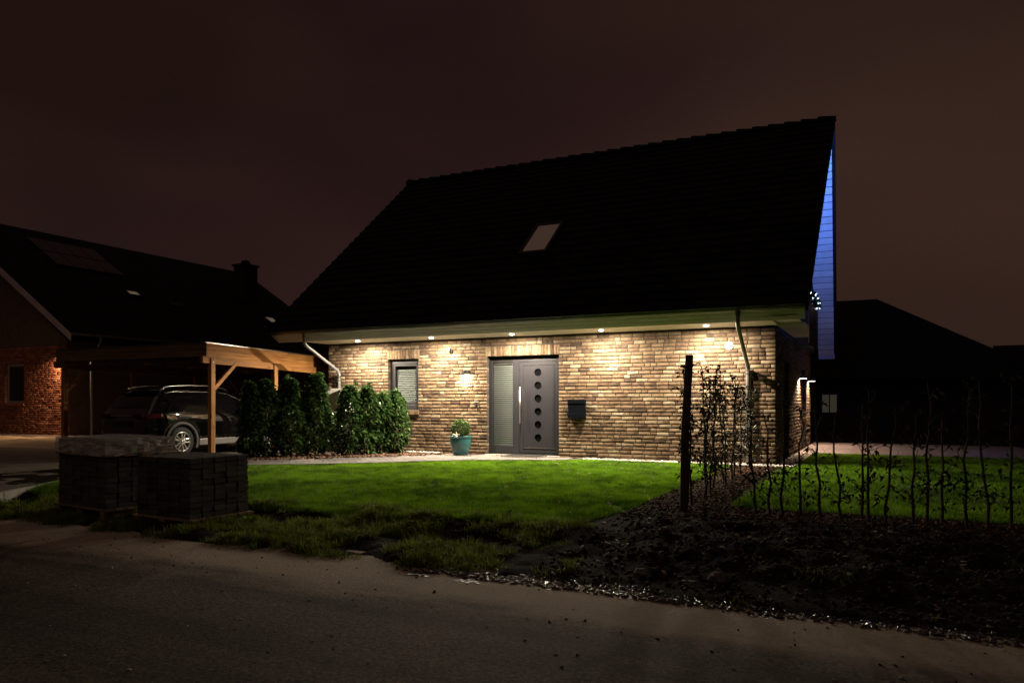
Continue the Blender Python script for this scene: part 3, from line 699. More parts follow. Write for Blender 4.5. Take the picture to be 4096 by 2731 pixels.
for z in zz:
    MB().lathe([(0, .030), (CR+.004, .030)], (CX, yD, z), 28, 'y').build('round_pane', M['glass_dark'], leaf)
    MB().lathe([(CR-.001, -.001), (CR+.008, -.001), (CR+.008, .006)], (CX, yD, z), 28, 'y').build('pane_ring', M['anthr2'], leaf)
MB().box(px0-.012, px1+.0, yD-.006, yD+.004, pz0-.012, pz0-.004).build('panel_trim', M['steel'], leaf)
hd = MB(); hx = -5.755; hd.tube([(hx, yD-.065, .79), (hx, yD-.065, 1.66)], .0165, 12); hdo = hd.build('pull_handle', M['steel'], leaf, smooth=True)
for z in (.90, 1.55): MB().tube([(hx-.02, yD-.005, z), (hx, yD-.065, z)], .011, 8).build('handle_post', M['steel'], leaf)
MB().lathe([(0, -.008), (.022, -.008), (.022, .006)], (lx0+.055, yD, 1.12), 14, 'y').build('lock', M['black'], leaf)

# --- soffit, fascia, gutter, downpipes
XL, XR = -W-.90, .68
for k in range(8):
    MB().box(-W-.02, .06, -1.095+k*.1365, -1.095+(k+1)*.1365-.005, ZS+.004, ZS+.028, tone=rng.random()).build('soffit_board', M['white_board'], house)
MB().box(-W-.02, .06, -1.09, -.02, ZS+.03, ZS+.04).build('soffit_backing', M['dark'], house)
zf = [(2.845, 2.912), (2.918, 2.982), (2.988, 3.05)]
for k, (a, c) in enumerate(zf):
    ya, yc = -1.10-.062*k, -1.10-.062*(k+1)+.006; MB().prism([(ya, a), (ya+.02, a), (yc+.02, c), (yc, c)], 'x', XL+.16-.05*k, XR-.02).build('fascia_board', M['fascia'], house)
gt = MB(); prof = []
for k in range(11):
    t = math.pi + math.pi*k/10; prof.append((GY+.075*math.cos(t), GZ-.015+.075*math.sin(t)))
prof = [(prof[0][0]-.012, prof[0][1]+.008)] + prof + [(p[0]*1, p[1]) for p in []]
inner = [(GY+.068*math.cos(math.pi+math.pi*k/10), GZ-.013+.068*math.sin(math.pi+math.pi*k/10)) for k in range(10, -1, -1)]
gp = prof + inner
gt.prism(gp, 'x', XL, XR); gut = gt.build('gutter', M['zinc'], house)
x = XL + .35; k = 0
while x < XR - .1:
    bk = MB()
    ring = [(GY+.079*math.cos(math.pi+math.pi*q/8), GZ-.013+.079*math.sin(math.pi+math.pi*q/8)) for q in range(9)]
    for q in range(8):
        bk.add([(x, *ring[q]), (x+.03, *ring[q]), (x+.03, *ring[q+1]), (x, *ring[q+1])], [(0,1,2,3)])
    bk.build('gutter_clip', M['zinc'], gut); x += .93
for nm, X0 in (('downpipe', -11.06), ('downpipe', -.52)):
    dp = MB(); r = .043
    P = [(X0, GY, 3.03), (X0, GY, 2.86), (X0, GY+.02, 2.78), (X0, GY+.07, 2.70), (X0, -.17, 2.06), (X0, -.115, 1.98), (X0, -.105, 1.90), (X0, -.105, .0)]
    if X0 < -5: P = [(X0-.06, GY, 3.03), (X0-.06, GY, 2.86), (X0-.055, GY+.02, 2.78), (X0-.05, GY+.07, 2.72), (X0+.06, -.17, 2.14), (X0+.06, -.115, 2.06), (X0+.06, -.105, 1.97), (X0+.06, -.105, .0)]
    dp.tube(P, r, 14); d = dp.build('downpipe', M['pipe'], house, smooth=True)
    MB().lathe([(.044, -.08), (.05, -.02), (.085, .08), (.088, .10)], (P[0][0], GY, 3.0), 16).build('outlet_funnel', M['zinc'], d, smooth=True)
    MB().lathe([(.048, 0), (.048, .035)], (P[-1][0], -.105, 1.86), 14).build('pipe_clamp', M['zinc'], d)
    MB().lathe([(.047, 0), (.05, .008), (.05, .09), (.047, .1)], (P[-1][0], -.105, 1.93), 14).build('pipe_collar', M['zinc'], d)

# --- roof: two slopes, tile courses, ridge and verge tiles, soffit under the right verge
def xr(y): return .70 + .12*(1-abs(y-RY)/(RY-GY)) - .16*max(0, (y-RY)/(YB-RY))
def rpt(x, y, off=0.0):
    z = GZ + (y-GY)*kf if y <= RY else RZ-(y-RY)*kf
    nrm = Vector((0, -kf if y <= RY else kf, 1)).normalized()
    return Vector((x, y, z)) + nrm*off
rf = MB()
for (ya, yb) in ((GY+.27, RY), (RY, YB)):
    P = [rpt(XL, ya, -.02), rpt(xr(ya), ya, -.02), rpt(xr(yb), yb, -.02), rpt(XL, yb, -.02)]; Q = [p - Vector((0, 0, .20)) for p in P]
    rf.add(P+Q, [(0,1,2,3), (7,6,5,4), (0,4,5,1), (1,5,6,2), (3,2,6,7), (0,3,7,4)])
roof = rf.build('roof', M['tile'], house)
tl = MB(); NR_, NC = 25, 43
for i in range(NR_):
    ya = GY - .02 + (RY-GY)*i/NR_; yb = ya + (RY-GY)/NR_ + .02
    for j in range(NC):
        xa = XL + (xr(ya)-XL)*j/NC; xb = XL + (xr(ya)-XL)*(j+1)/NC; t = rng.random()
        cols = []
        for q in range(4):
            f = q/3; xx = xa + (xb-xa)*f; hgt = .030 + .022*math.sin(f*math.pi*1.0)
            cols.append((rpt(xx, ya, hgt+.022), rpt(xx, min(yb, RY), hgt-.012)))
        vs = [c[0] for c in cols] + [c[1] for c in cols] + [c[0]-Vector((0,0,.03)) for c in cols]
        tl.add(vs, [(q, q+1, q+5, q+4) for q in range(3)] + [(q+1, q, q+8, q+9) for q in range(3)], t)
tag(tl.build('roof_tiling', M['tile'], roof, smooth=False), kind='stuff')
rt = MB(); pr = []
def ridge_geo(L):
    m = MB(); vs = []; n = 8
    for (yl, rr) in ((0, .158), (.06, .160), (L+.03, .112)):
        for k in range(n+1):
            t = math.pi*k/n; vs.append((yl, rr*math.cos(t)*1.05, rr*math.sin(t)))
    fs = [(a*(n+1)+k, a*(n+1)+k+1, (a+1)*(n+1)+k+1, (a+1)*(n+1)+k) for a in range(2) for k in range(n)]
    fs.append(tuple(range(n+1))); m.add(vs, fs); return m
NRT = 32; Lr = (xr(RY)+.02-XL)/NRT; rme = ridge_geo(Lr).mesh('ridge_tile'); rme.materials.append(M['tile'])
for k in range(NRT):
    o = bpy.data.objects.new('ridge_tile', rme); COL.objects.link(o); o.location = (XL+k*Lr, RY, RZ-.005+rng.uniform(-.004, .004)); o.rotation_euler = (0, R(rng.uniform(-.4, .4)), 0); o.parent = roof
    o.matrix_parent_inverse = Matrix.Identity(4)
MB().lathe([(0, .15), (.10, .13), (.15, .06), (.155, -.04)], (XL+.02, RY, RZ+.02), 12).build('ridge_end', M['tile'], roof)
st = (RY-GY)/NR_
for sgn in (0, 1):
    for i in range(NR_):
        ya = GY + st*i; X = XL-.03 if sgn == 0 else xr(ya)-.02
        a = rpt(X, ya-.02, .075); c = rpt(X if sgn == 0 else xr(ya+st)-.02, ya+st, .035)
        m = MB(); vs = [a, a+Vector((.05,0,0)), c+Vector((.05,0,0)), c]; lo = [p-Vector((0,0,.17)) for p in vs]
        m.add(vs+lo, [(0,1,2,3), (7,6,5,4), (0,4,5,1), (1,5,6,2), (2,6,7,3), (3,7,4,0)]); m.build('verge_tile', M['tile'], roof)
for i in range(NR_):
    ya = RY + st*i; c0, c1 = rpt(xr(ya)-.02, ya, .06), rpt(xr(ya+st)-.02, ya+st, .06)
    m = MB(); vs = [c0, c0+Vector((.05,0,0)), c1+Vector((.05,0,0)), c1]; lo = [p-Vector((0,0,.24)) for p in vs]
    m.add(vs+lo, [(0,1,2,3), (7,6,5,4), (0,4,5,1), (1,5,6,2), (2,6,7,3), (3,7,4,0)]); m.build('verge_tile', M['tile'], roof)
# boards under the right-hand verge, both slopes
def verge_boards(ya, yb, n):
    for i in range(n):
        a = ya + (yb-ya)*i/n; c = ya + (yb-ya)*(i+1)/n; e = (c-a)*.08
        P = [rpt(0.0, a+e, -.02)-Vector((0,0,.215)), rpt(xr(a)-.06, a+e, -.02)-Vector((0,0,.215)), rpt(xr(c)-.06, c-e, -.02)-Vector((0,0,.215)), rpt(0.0, c-e, -.02)-Vector((0,0,.215))]
        Q = [p-Vector((0,0,.016)) for p in P]
        m = MB(); m.add(P+Q, [(0,1,2,3), (7,6,5,4), (0,4,5,1), (1,5,6,2), (2,6,7,3), (3,7,4,0)], rng.random()); m.build('verge_board', M['white_board'], roof)
verge_boards(GY+.15, RY, 30); verge_boards(RY, YB-.05, 34)
MB().box(-.0, xr(YB)-.03, YB-.06, YB+.0, GZ-.33, GZ-.05).build('rear_fascia', M['fascia'], roof)
# box closing the gable side at eaves level
bx = MB(); bx.box(.03, .50, -1.19, .0, ZS+.05, ZS+.06); bx.box(.03, .56, .0, 3.3, 2.86, 2.90); bx.build('balcony_floor', M['fascia'], house)
# skylight in the front slope
def on_roof(x0, x1, y0, y1, off): return [rpt(x0, y0, off), rpt(x1, y0, off), rpt(x1, y1, off), rpt(x0, y1, off)]
sk = MB(); X0, X1, Y0, Y1 = -6.13, -5.36, .77, 1.95
def frame_on(m, X0, X1, Y0, Y1, w, o0, o1, F=on_roof):
    for (a, c, d, e) in ((X0, X0+w, Y0, Y1), (X1-w, X1, Y0, Y1), (X0+w, X1-w, Y0, Y0+w), (X0+w, X1-w, Y1-w, Y1)):
        P = F(a, c, d, e, o1); Q = F(a, c, d, e, o0); m.add(P+Q, [(0,1,2,3), (7,6,5,4), (0,4,5,1), (1,5,6,2), (2,6,7,3), (3,7,4,0)])
frame_on(sk, X0, X1, Y0, Y1, .075, -.02, .13); skl = sk.build('skylight', M['black'], roof)
MB().poly(on_roof(X0+.075, X1-.075, Y0+.075, Y1-.075, .095)).build('pane', M['skylit'], skl)

# --- balcony rail with glass at the gable
bal = tag(empty('balcony', (.3, 2.0, 2.86)), 'small glass railed balcony under the right gable overhang', 'balcony')
MB().box(.565, .578, .92, 2.04, 2.50, 3.56).build('glass_panel', M['rail_glass'], bal); MB().box(.565, .578, 2.08, 3.2, 2.50, 3.56).build('glass_panel', M['rail_glass'], bal)
MB().box(.02, .57, 3.2, 3.212, 2.55, 3.56).build('glass_panel', M['rail_glass'], bal)
MB().tube([(.572, .9, 3.58), (.572, 3.22, 3.58)], .021, 10).build('handrail', M['steel'], bal, smooth=True)
for y in (.9, 2.06, 3.21): MB().box(.55, .565, y-.02, y+.02, 2.55, 3.58).build('rail_post', M['steel'], bal)

# ------------------------------------------------------------------ leaves helper
def leaf_cloud(name, P, D, size, mat, parent, width=.42, tone=None, rs=nrs, droop=.3, local=False):
    """P points, D outward directions; folded rhombic leaves"""
    n = len(P); D = D/np.linalg.norm(D, axis=1, keepdims=True)
    s = size*(0.7+.6*rs.rand(n))[:, None]
    up = np.tile(np.array([[0,0,1.]]), (n, 1)) + .9*(rs.rand(n, 3)-.5)
    side = np.cross(D, up); side /= np.linalg.norm(side, axis=1, keepdims=True)+1e-9
    nor = np.cross(side, D)
    tip = P + D*s; tip[:, 2] -= droop*s[:, 0]
    mid = P + D*s*.5 + nor*s*.06
    a = mid + side*s*width*.5 + nor*s*.09; c = mid - side*s*width*.5 + nor*s*.09
    V = np.stack([P, a, tip, c], 1).reshape(-1, 3)
    i = 4*np.arange(n)
    F = np.concatenate([np.stack([i, i+1, i+2], 1), np.stack([i, i+2, i+3], 1)])
    t = rs.rand(n) if tone is None else tone
    me = fast_mesh(name, V, F, np.concatenate([t, t]), smooth=False)
    return tag(link(name, me, mat, parent, local), kind='stuff')

# ------------------------------------------------------------------ lights on the house
def disc_lamp(name, loc, power, size, col, parent, spread=180, rot=(0,0,0)):
    d = bpy.data.lights.new(name, 'AREA'); d.shape = 'DISK'; d.size = size; d.energy = power; d.color = col; d.spread = R(spread)
    o = bpy.data.objects.new(name, d); COL.objects.link(o); o.location = loc; o.rotation_euler = rot; setpar(o, parent); return o
SPOTS = [(-9.96, -.66, 'leftmost recessed soffit light, left of the narrow window'), (-7.77, -.66, 'recessed soffit light between the narrow window and the front door'),
         (-5.62, -.66, 'recessed soffit light above the front door'), (-3.48, -.66, 'recessed soffit light right of the black mailbox'),
         (-1.25, -.66, 'rightmost recessed soffit light, next to the right downpipe')]
for x, y, lab in SPOTS:
    t = thing('downlight', lab, 'light', (x, y, ZS), group='soffit lights along the eaves')
    MB().lathe([(.056, .004), (.056, -.006), (.070, -.008), (.075, .002)], (x, y, ZS+.002), 20).build('trim_ring', M['white'], t, smooth=True)
    MB().lathe([(0, -.030), (.030, -.026), (.050, -.014), (.056, -.004)], (x, y, ZS+.002), 20).build('lens', M['led'], t, smooth=True)
    disc_lamp('downlight_beam', (x, y, ZS-.034), P_SOFFIT, .085, WARM, t)
# half-round wall lamp
t = thing('wall_lamp', 'dark half round wall lamp glowing left of the front door', 'lamp', (-7.19, 0, 2.0))
pr = []
hl = MB(); n = 12
for z in (1.985, 2.075):
    for k in range(n+1):
        a = math.pi + math.pi*k/n; hl.v.append((-7.19+.105*math.cos(a), -.005+.125*math.sin(a), z))
hl.f += [(k, k+1, k+n+2, k+n+1) for k in range(n)] + [tuple(range(n+1, 2*n+2))]; hl.t += [.5]*(n+1)
hl.build('housing', M['black'], t); MB().box(-7.27, -7.11, -.006, .004, 1.985, 2.07).build('mount', M['black'], t)
ln = MB(); ln.poly([(-7.19+.097*math.cos(math.pi+math.pi*k/n), -.006+.115*math.sin(math.pi+math.pi*k/n), 1.992) for k in range(n+1)]); ln.build('lens', M['led_warm'], t)
disc_lamp('wall_lamp_beam', (-7.19, -.065, 1.98), P_WALL, .09, (1.0, .76, .50), t)
# two slim lamps on the terrace side
for (y, lab) in ((4.85, 'nearer lit wall lamp on the shaded right side wall'), (7.58, 'farther lit wall lamp at the rear of the right side wall')):
    t = thing('side_lamp', lab, 'lamp', (0, y, 1.95), group='lamps on the side wall')
    MB().box(.0, .20, y-.055, y+.055, 1.915, 1.985).build('housing', M['black'], t, bevel=.006); MB().box(.02, .19, y-.045, y+.045, 1.908, 1.914).build('lens', M['led_side'], t)
    disc_lamp('side_lamp_beam', (.065, y, 1.90), P_SIDE, .08, (1.0, .70, .46), t, 150)

# ------------------------------------------------------------------ things on and by the front wall
t = thing('mailbox', 'black wall mailbox with horizontal seams right of the door', 'mailbox', (-4.27, 0, .95))
x0, x1 = -4.47, -4.075
MB().box(x0, x1, -.115, -.006, .965, 1.355).build('body', M['mailbox'], t, bevel=.008)
MB().box(x0-.006, x1+.006, -.128, -.004, 1.262, 1.362).build('flap', M['mailbox'], t, bevel=.006)
MB().box(x0-.004, x1+.012, -.122, -.004, .942, 1.045).build('newspaper_slot', M['mailbox'], t, bevel=.006)
t = thing('motion_sensor', 'small white motion sensor high on the brick wall', 'sensor', (-7.6, 0, 2.6))
MB().box(-7.625, -7.565, -.04, .0, 2.52, 2.60).build('bracket', M['black'], t, bevel=.006); MB().lathe([(0, -.06), (.03, -.05), (.042, -.02), (.042, .03), (.03, .045), (0, .05)], (-7.64, -.085, 2.595), 14).build('sensor_head', M['white'], t, smooth=True)
t = thing('doorbell', 'small dark doorbell block with pale top beside the door', 'doorbell', (-6.89, 0, 1.26))
MB().box(-6.935, -6.855, -.045, 0, 1.215, 1.300).build('body', M['anthr'], t, bevel=.005); MB().box(-6.938, -6.852, -.048, 0, 1.301, 1.312).build('cap', M['white'], t, bevel=.003); MB().lathe([(0,-.05),(.014,-.05),(.014,-.044)], (-6.895, 0, 1.255), 12, 'y').build('button', M['steel'], t)
t = thing('vent_grille', 'round white vent grille high on the right of the wall', 'vent', (-.91, 0, 2.47))
MB().lathe([(.066, -.012), (.075, -.020), (.086, -.012), (.088, .004)], (-.91, -.003, 2.47), 28, 'y').build('rim', M['white'], t, smooth=True)
MB().lathe([(0, -.006), (.07, -.006)], (-.91, -.003, 2.47), 24, 'y').build('backing', M['fascia'], t)
for k in range(5):
    z = 2.47 + (k-2)*.026; w = math.sqrt(max(0, .066**2-(z-2.47)**2)); MB().obox((-.91, -.014, z), (2*w, .012, .010), Matrix.Rotation(R(35), 3, 'X')).build('slat', M['white'], t)

# pot with clipped ball and starfish
px_, py_ = -7.04, -.52
t = thing('planter', 'teal glazed pot with clipped green ball left of the door', 'planter', (px_, py_, 0))
MB().lathe([(0, .035), (.15, .035), (.17, .045), (.20, .14), (.245, .30), (.258, .40), (.250, .44), (.252, .452), (.268, .462), (.276, .485), (.268, .50), (.24, .498), (.232, .46), (.225, .44)], (px_, py_, 0), 36).build('pot', M['teal'], t, smooth=True)
MB().lathe([(0, .455), (.235, .45)], (px_, py_, 0), 24).build('soil', M['soil_pot'], t)
MB().tube([(px_, py_, .44), (px_+.01, py_, .6)], .016, 8).build('stem', M['bark'], t)
n = 5200; d = nrs.randn(n, 3); d /= np.linalg.norm(d, axis=1, keepdims=True)
rad = .215*(1-.30*nrs.rand(n)**2)*(1+.10*(vn(d[:,0]*4+9, d[:,1]*4+d[:,2]*3+9, 3)-.5)*2)
leaf_cloud('foliage', np.array([px_, py_, .665]) + d*rad[:, None]*np.array([1,1,.97]), d+.7*nrs.randn(n, 3), .030, M['box'], t, .6, droop=0)
sm = MB(); c = Vector((px_+.02, py_-.235, .515))
for k in range(5):
    a = 2*math.pi*k/5+.3; tip = c + Vector((math.cos(a)*.105, math.sin(a)*.02-.03+.02*abs(math.sin(a)), math.sin(a)*.085+.01))
    sm.tube([c, c.lerp(tip, .5), tip], [.022, .016, .004], 6)
tag(sm.build('starfish', M['star'], None, smooth=True), 'pale dried starfish lying on the rim of the teal pot', 'starfish')
# door mat
t = thing('door_mat', 'dark door mat with a pale metal rim before the door', 'mat', (-5.45, -.45, .055))
MB().box(-5.9, -5.0, -.62, -.16, .052, .066).build('mat', M['black'], t); 
for (a, c, d, e) in ((-5.925, -4.975, -.645, -.622), (-5.925, -4.975, -.158, -.135), (-5.925, -5.902, -.622, -.158), (-4.998, -4.975, -.622, -.158)): MB().box(a, c, d, e, .050, .070).build('rim', M['steel'], t)
# pale hooded cabinet at the corner
t = thing('utility_cabinet', 'pale grey hooded utility cabinet behind the hedge at the house corner', 'cabinet', (-10.85, -.7, 0))
MB().box(-11.35, -10.32, -.88, -.30, .0, 1.04).build('body', M['anthr2'], t, bevel=.01)
hd = MB(); hd.prism([(-11.40, 1.05), (-10.27, 1.05), (-10.27, 1.62), (-10.80, 1.44), (-11.40, 1.30)], 'y', -.95, -.93); hd.prism([(-11.40, 1.05), (-10.27, 1.05), (-10.27, 1.66), (-11.40, 1.66)], 'y', -.30, -.28); hd.box(-10.29, -10.27, -.929, -.301, 1.05, 1.62)
hd.build('hood', M['white'], t)

# ------------------------------------------------------------------ path, bed, gravel strip, terrace
pth = MB(); pth.poly([(x, y, .012) for x, y in PATH]); path = tag(pth.build('garden_path', M['mortar']), kind='structure')
ang = R(43); ca, sa = math.cos(ang), math.sin(ang); pv = []
PL, PW = .27, .18
for j in range(-80, 80):
    for i in range(-80, 80):
        u, v = i*PL + (PL/2 if j % 2 else 0), j*PW; x, y = -7.5 + u*ca - v*sa, -2.0 + u*sa + v*ca
        cs = [(x+ca*du-sa*dv, y+sa*du+ca*dv) for du in (-PL/2, PL/2) for dv in (-PW/2, PW/2)]
        if in_poly(np.array([x]), np.array([y]), PATH)[0] and all(in_poly(np.array([p[0]]), np.array([p[1]]), PATH)[0] for p in cs): pv.append((x, y))
pmes = []
for k in range(8):
    m = MB(); a, c = PL/2-.004, PW/2-.004; e = .005
    m.add([(-a,-c,0),(a,-c,0),(a,c,0),(-a,c,0),(-a,-c,.032),(a,-c,.032),(a,c,.032),(-a,c,.032),(-a+e,-c+e,.037),(a-e,-c+e,.037),(a-e,c-e,.037),(-a+e,c-e,.037)],
          [(0,1,5,4),(1,2,6,5),(2,3,7,6),(3,0,4,7),(4,5,9,8),(5,6,10,9),(6,7,11,10),(7,4,8,11),(8,9,10,11)], (k+.5)/8)
    me = m.mesh('paver'); me.materials.append(M['paver']); pmes.append(me)
pv.sort(key=lambda q: (q[0]-CAM[0])**2+(q[1]-CAM[1])**2)
for k, (x, y) in enumerate(pv[:300]):
    o = bpy.data.objects.new('paver', pmes[rng.randrange(8)]); COL.objects.link(o); o.location = (x, y, .010+rng.uniform(-.003, .003)); o.rotation_euler = (R(rng.uniform(-.5,.5)), R(rng.uniform(-.5,.5)), ang); o.parent = path
if len(pv) > 300:
    m = MB()
    for (x, y) in pv[300:]: m.obox((x, y, .028), (PL-.008, PW-.008, .036), Matrix.Rotation(ang, 3, 'Z'), rng.random())
    tag(m.build('more_pavers', M['paver'], path), kind='stuff')
for k in range(len(PATH_F)-1):
    a, c = Vector((*PATH_F[k], .02)), Vector((*PATH_F[k+1], .02)); nn = max(1, round((c-a).length/.5))
    for j in range(nn): MB().bar(a.lerp(c, j/nn+.004), a.lerp(c, (j+1)/nn-.004), .06, .06, tone=rng.random()).build('edging_stone', M['paver'], path)

def scatter(poly, n, rs):
    xs = [p[0] for p in poly]; ys = [p[1] for p in poly]; out = []
    P = np.stack([rs.uniform(min(xs), max(xs), n*4), rs.uniform(min(ys), max(ys), n*4)], 1)
    return P[in_poly(P[:,0], P[:,1], poly)][:n]
def chips(name, P, zfun, size, mat, parent=None, flat=.25, label=None, cat=None):
    rs = np.random.RandomState(len(P)); V, F, T = [], [], []
    base = np.array([(-1,-.4,-.3),(1,-.5,-.3),(.9,.5,-.3),(-.9,.4,-.3),(-.8,-.35,.3),(.85,-.3,.3),(.8,.4,.3),(-.9,.3,.3)])
    Z = zfun(P[:,0], P[:,1])
    for k, (x, y) in enumerate(P):
        s = size*rs.uniform(.5, 1.5); a, b2, c2 = rs.uniform(0, 6.28), rs.normal(0, .35), rs.normal(0, .35)
        B = base*np.array([1, 1, flat*2])*(1+.25*(rs.rand(8, 3)-.5))*s
        Rm = np.array(Matrix.Rotation(a, 3, 'Z') @ Matrix.Rotation(b2, 3, 'X') @ Matrix.Rotation(c2, 3, 'Y'))
        B = B @ Rm.T + np.array([x, y, Z[k] + size*.3*rs.rand()])
        V.append(B); i = 8*k; T += [rs.rand()]*6
        F += [(i,i+3,i+2,i+1),(i+4,i+5,i+6,i+7),(i,i+1,i+5,i+4),(i+1,i+2,i+6,i+5),(i+2,i+3,i+7,i+6),(i+3,i,i+4,i+7)]
    me = fast_mesh(name, np.concatenate(V), F, T); return tag(link(name, me, mat, parent), label, cat, kind='stuff')
bed = MB(); bed.poly([(x, y, .022) for x, y in BED]); tag(bed.build('planting_bed', M['bark']), kind='structure')
chips('bark_mulch', scatter(BED, 2600, nrs), lambda x, y: 0*x+.03, .045, M['chip'], None, .25, 'brown bark mulch in the hedge bed by the path', 'mulch')
GR = [(-4.03,-.02), (-4.03,-.30), (-.85,-.33), (.34,-.33), (.34,-.02)]
g = MB(); g.poly([(x, y, .014) for x, y in GR]); tag(g.build('gravel_bed', M['mortar']), kind='structure')
chips('gravel', scatter(GR, 1500, nrs), lambda x, y: 0*x+.022, .022, M['pebble'], None, .8, 'pale gravel strip along the foot of the brick wall', 'gravel')
GS = [(.02,-.02), (.34,-.02), (.34,4.2), (.02,4.2)]
chips('side_gravel', scatter(GS, 700, nrs), lambda x, y: 0*x+.012, .022, M['pebble'], None, .8, 'shaded gravel strip along the right side wall', 'gravel')
GB = [(-8.9,-.02), (-8.9,-.28), (-7.9,-.25), (-7.86,-.02)]
chips('bed_gravel', scatter(GB, 260, nrs), lambda x, y: 0*x+.05, .020, M['pebble'], None, .8, 'pale pebbles along the wall under the narrow window', 'gravel')
e = tag(empty('lawn_edging', (.37, 0, 0)), kind='structure')
for k in range(8): MB().box(.345, .40, -.32+k*.57, -.32+k*.57+.562, -.05, .035, tone=rng.random()).build('edging_stone', M['kerb'], e, bevel=.006)
te = tag(empty('terrace', (3, 6, 0)), kind='structure')
for i in range(9):
    for j in range(9): MB().box(.02+i*.6, .02+i*.6+.594, 4.25+j*.6, 4.25+j*.6+.594, -.03, .03, tone=rng.random()).build('slab', M['slab'], te)

# mulch under the sapling rows
ROW_A = [(-.82,-6.2), (-.78,-.36), (.05,-.36), (.2,-6.4), (.25,-6.5), (9,-6.75), (9,-7.7), (.5,-7.8), (-.75,-7.9), (-.78,-7.2)]
zg = lambda x, y: Hh(x, y) + .012
chips('row_mulch', scatter(ROW_A, 6500, nrs), zg, .023, M['row_chip'], None, .22, 'dark bark mulch under the young hedge plants', 'mulch')
# clods, pebbles and mud on the bank and road edge
PB = [(-.7,-10.55), (-.75,-8.0), (9,-7.7), (9,-10.7)]
chips('soil_clods', scatter(PB, 4200, nrs), Hh, .018, M['clod'], None, .8, 'loose dark clods on the bare soil bank', 'soil')
chips('leaf_litter', scatter(PB, 420, nrs), lambda x, y: Hh(x, y)+.006, .028, M['litter'], None, .05, 'fallen leaves lying on the dark soil bank', 'leaves')
PP = [(-6,-11.6), (-6,-10.5), (6,-10.6), (6,-11.8)]
chips('road_grit', scatter(PP, 130, nrs), lambda x, y: 0*x-.124, .009, M['clod'], None, .7, 'dark grit scattered on the sandy road edge', 'grit')
P3 = [(-14,-15.5), (-14,-11.4), (8,-11.6), (8,-15.5)]
chips('road_pebbles', scatter(P3, 700, nrs), lambda x, y: 0*x-.123, .009, M['pebble'], None, .6, 'tiny pale pebbles on the dark road', 'grit')
tx = np.linspace(-1.6, 3.2, 110); ty = np.linspace(-10.85, -10.2, 22); X, Y = np.meshgrid(tx, ty)
YY = Y + .10*(fbm(X*1.5, X*0, 4)-.5) - .04*X*0
Z = -.128 + (fbm(X*6, Y*10, 6)-.5)*.035
i = (np.arange(109)[None, :] + 110*np.arange(21)[:, None]).ravel()
tag(link('wet_mud', fast_mesh('wet_mud', np.stack([X.ravel(), YY.ravel(), Z.ravel()], 1), np.stack([i, i+1, i+111, i+110], 1), smooth=True), M['mud']), 'glistening wet mud in the rut beside the road', 'mud', kind='stuff')
chips('wet_crumbs', scatter([(-1.7,-10.72), (-1.5,-10.3), (3.0,-10.35), (3.0,-10.82)], 2600, nrs), lambda x, y: 0*x-.122+.02*(fbm(x*5, y*5, 3)-.5), .013, M['wetclod'], None, .7, 'wet glinting crumbs of mud along the rut', 'mud')
def rock(name, loc, s, label, mat, seed):
    rs = np.random.RandomState(seed); me = bpy.data.meshes.new(name); import bmesh
    bm = bmesh.new(); bmesh.ops.create_icosphere(bm, subdivisions=2, radius=1)
    for v in bm.verts:
        k = 1+.28*(rs.rand()-.5); v.co = Vector((v.co.x*s[0]*k, v.co.y*s[1]*k, v.co.z*s[2]*k))
    bm.to_mesh(me); bm.free()
    o = tag(link(name, me, mat), label, 'stone'); o.location = loc; return o
rock('stone', (.80, -10.12, -.07), (.085, .07, .07), 'rounded pale stone lying on the soil bank above the rut', M['stone'], 3)
rock('stone', (.02, -8.75, .04), (.06, .05, .04), 'small grey stone on the soil bank below the leaning stake', M['stone'], 4)

# ------------------------------------------------------------------ grass
def blades(name, P, h, w, lean, mat, zf, label, cat, seed, tone_fn=None):
    rs = np.random.RandomState(seed); n = len(P); a = rs.uniform(0, 2*np.pi, n); b2 = rs.uniform(0, 2*np.pi, n)
    hh = h*(.55+.8*rs.rand(n)); ww = w*(.7+.6*rs.rand(n)); z = zf(P[:,0], P[:,1])
    B = np.stack([P[:,0], P[:,1], z-.005], 1)
    s = np.stack([np.cos(a)*ww, np.sin(a)*ww, 0*a], 1)
    tip = B + np.stack([np.cos(b2)*hh*lean*rs.rand(n)*2, np.sin(b2)*hh*lean*rs.rand(n)*2, hh], 1)
    V = np.stack([B-s, B+s, tip], 1).reshape(-1, 3); F = np.arange(3*n).reshape(-1, 3)
    t = np.clip(.40 + 1.3*(fbm(P[:,0]*.9, P[:,1]*.9, 12)-.45) + .9*(vn(P[:,0]*7, P[:,1]*7, 4)-.5) + .5*(rs.rand(n)-.4), 0, 1)
    return tag(link(name, fast_mesh(name, V, F, t), mat), label, cat, kind='stuff')
def rand_in(poly, n, seed, extra=None):
    rs = np.random.RandomState(seed); xs = [p[0] for p in poly]; ys = [p[1] for p in poly]
    P = np.stack([rs.uniform(min(xs), max(xs), n), rs.uniform(min(ys), max(ys), n)], 1)
    k = in_poly(P[:,0], P[:,1], poly)
    if extra is not None: k &= extra(P[:,0], P[:,1])
    return P[k]
blades('lawn_grass', rand_in(LAWN_F, 620000, 1, lambda x, y: (y > edge_y(x)-.3) & (fbm(x*2.5, y*2.5, 21) > .25)), .055, .0055, .6, M['grass'], Hh, 'short bright green lawn in front of the house', 'grass', 2)
blades('side_lawn_grass', rand_in([(.42,-.3), (.42,4.1), (9,4.1), (9,-6.6), (.25,-6.45), (.25,-.3)], 330000, 3), .055, .0055, .6, M['grass'], Hh, 'green lawn to the right of the house behind the saplings', 'grass', 4)
VG = [(-9.0,-10.75), (-8.8,-8.4), (-.85,-8.4), (-.3,-10.5), (-2.5,-10.78)]
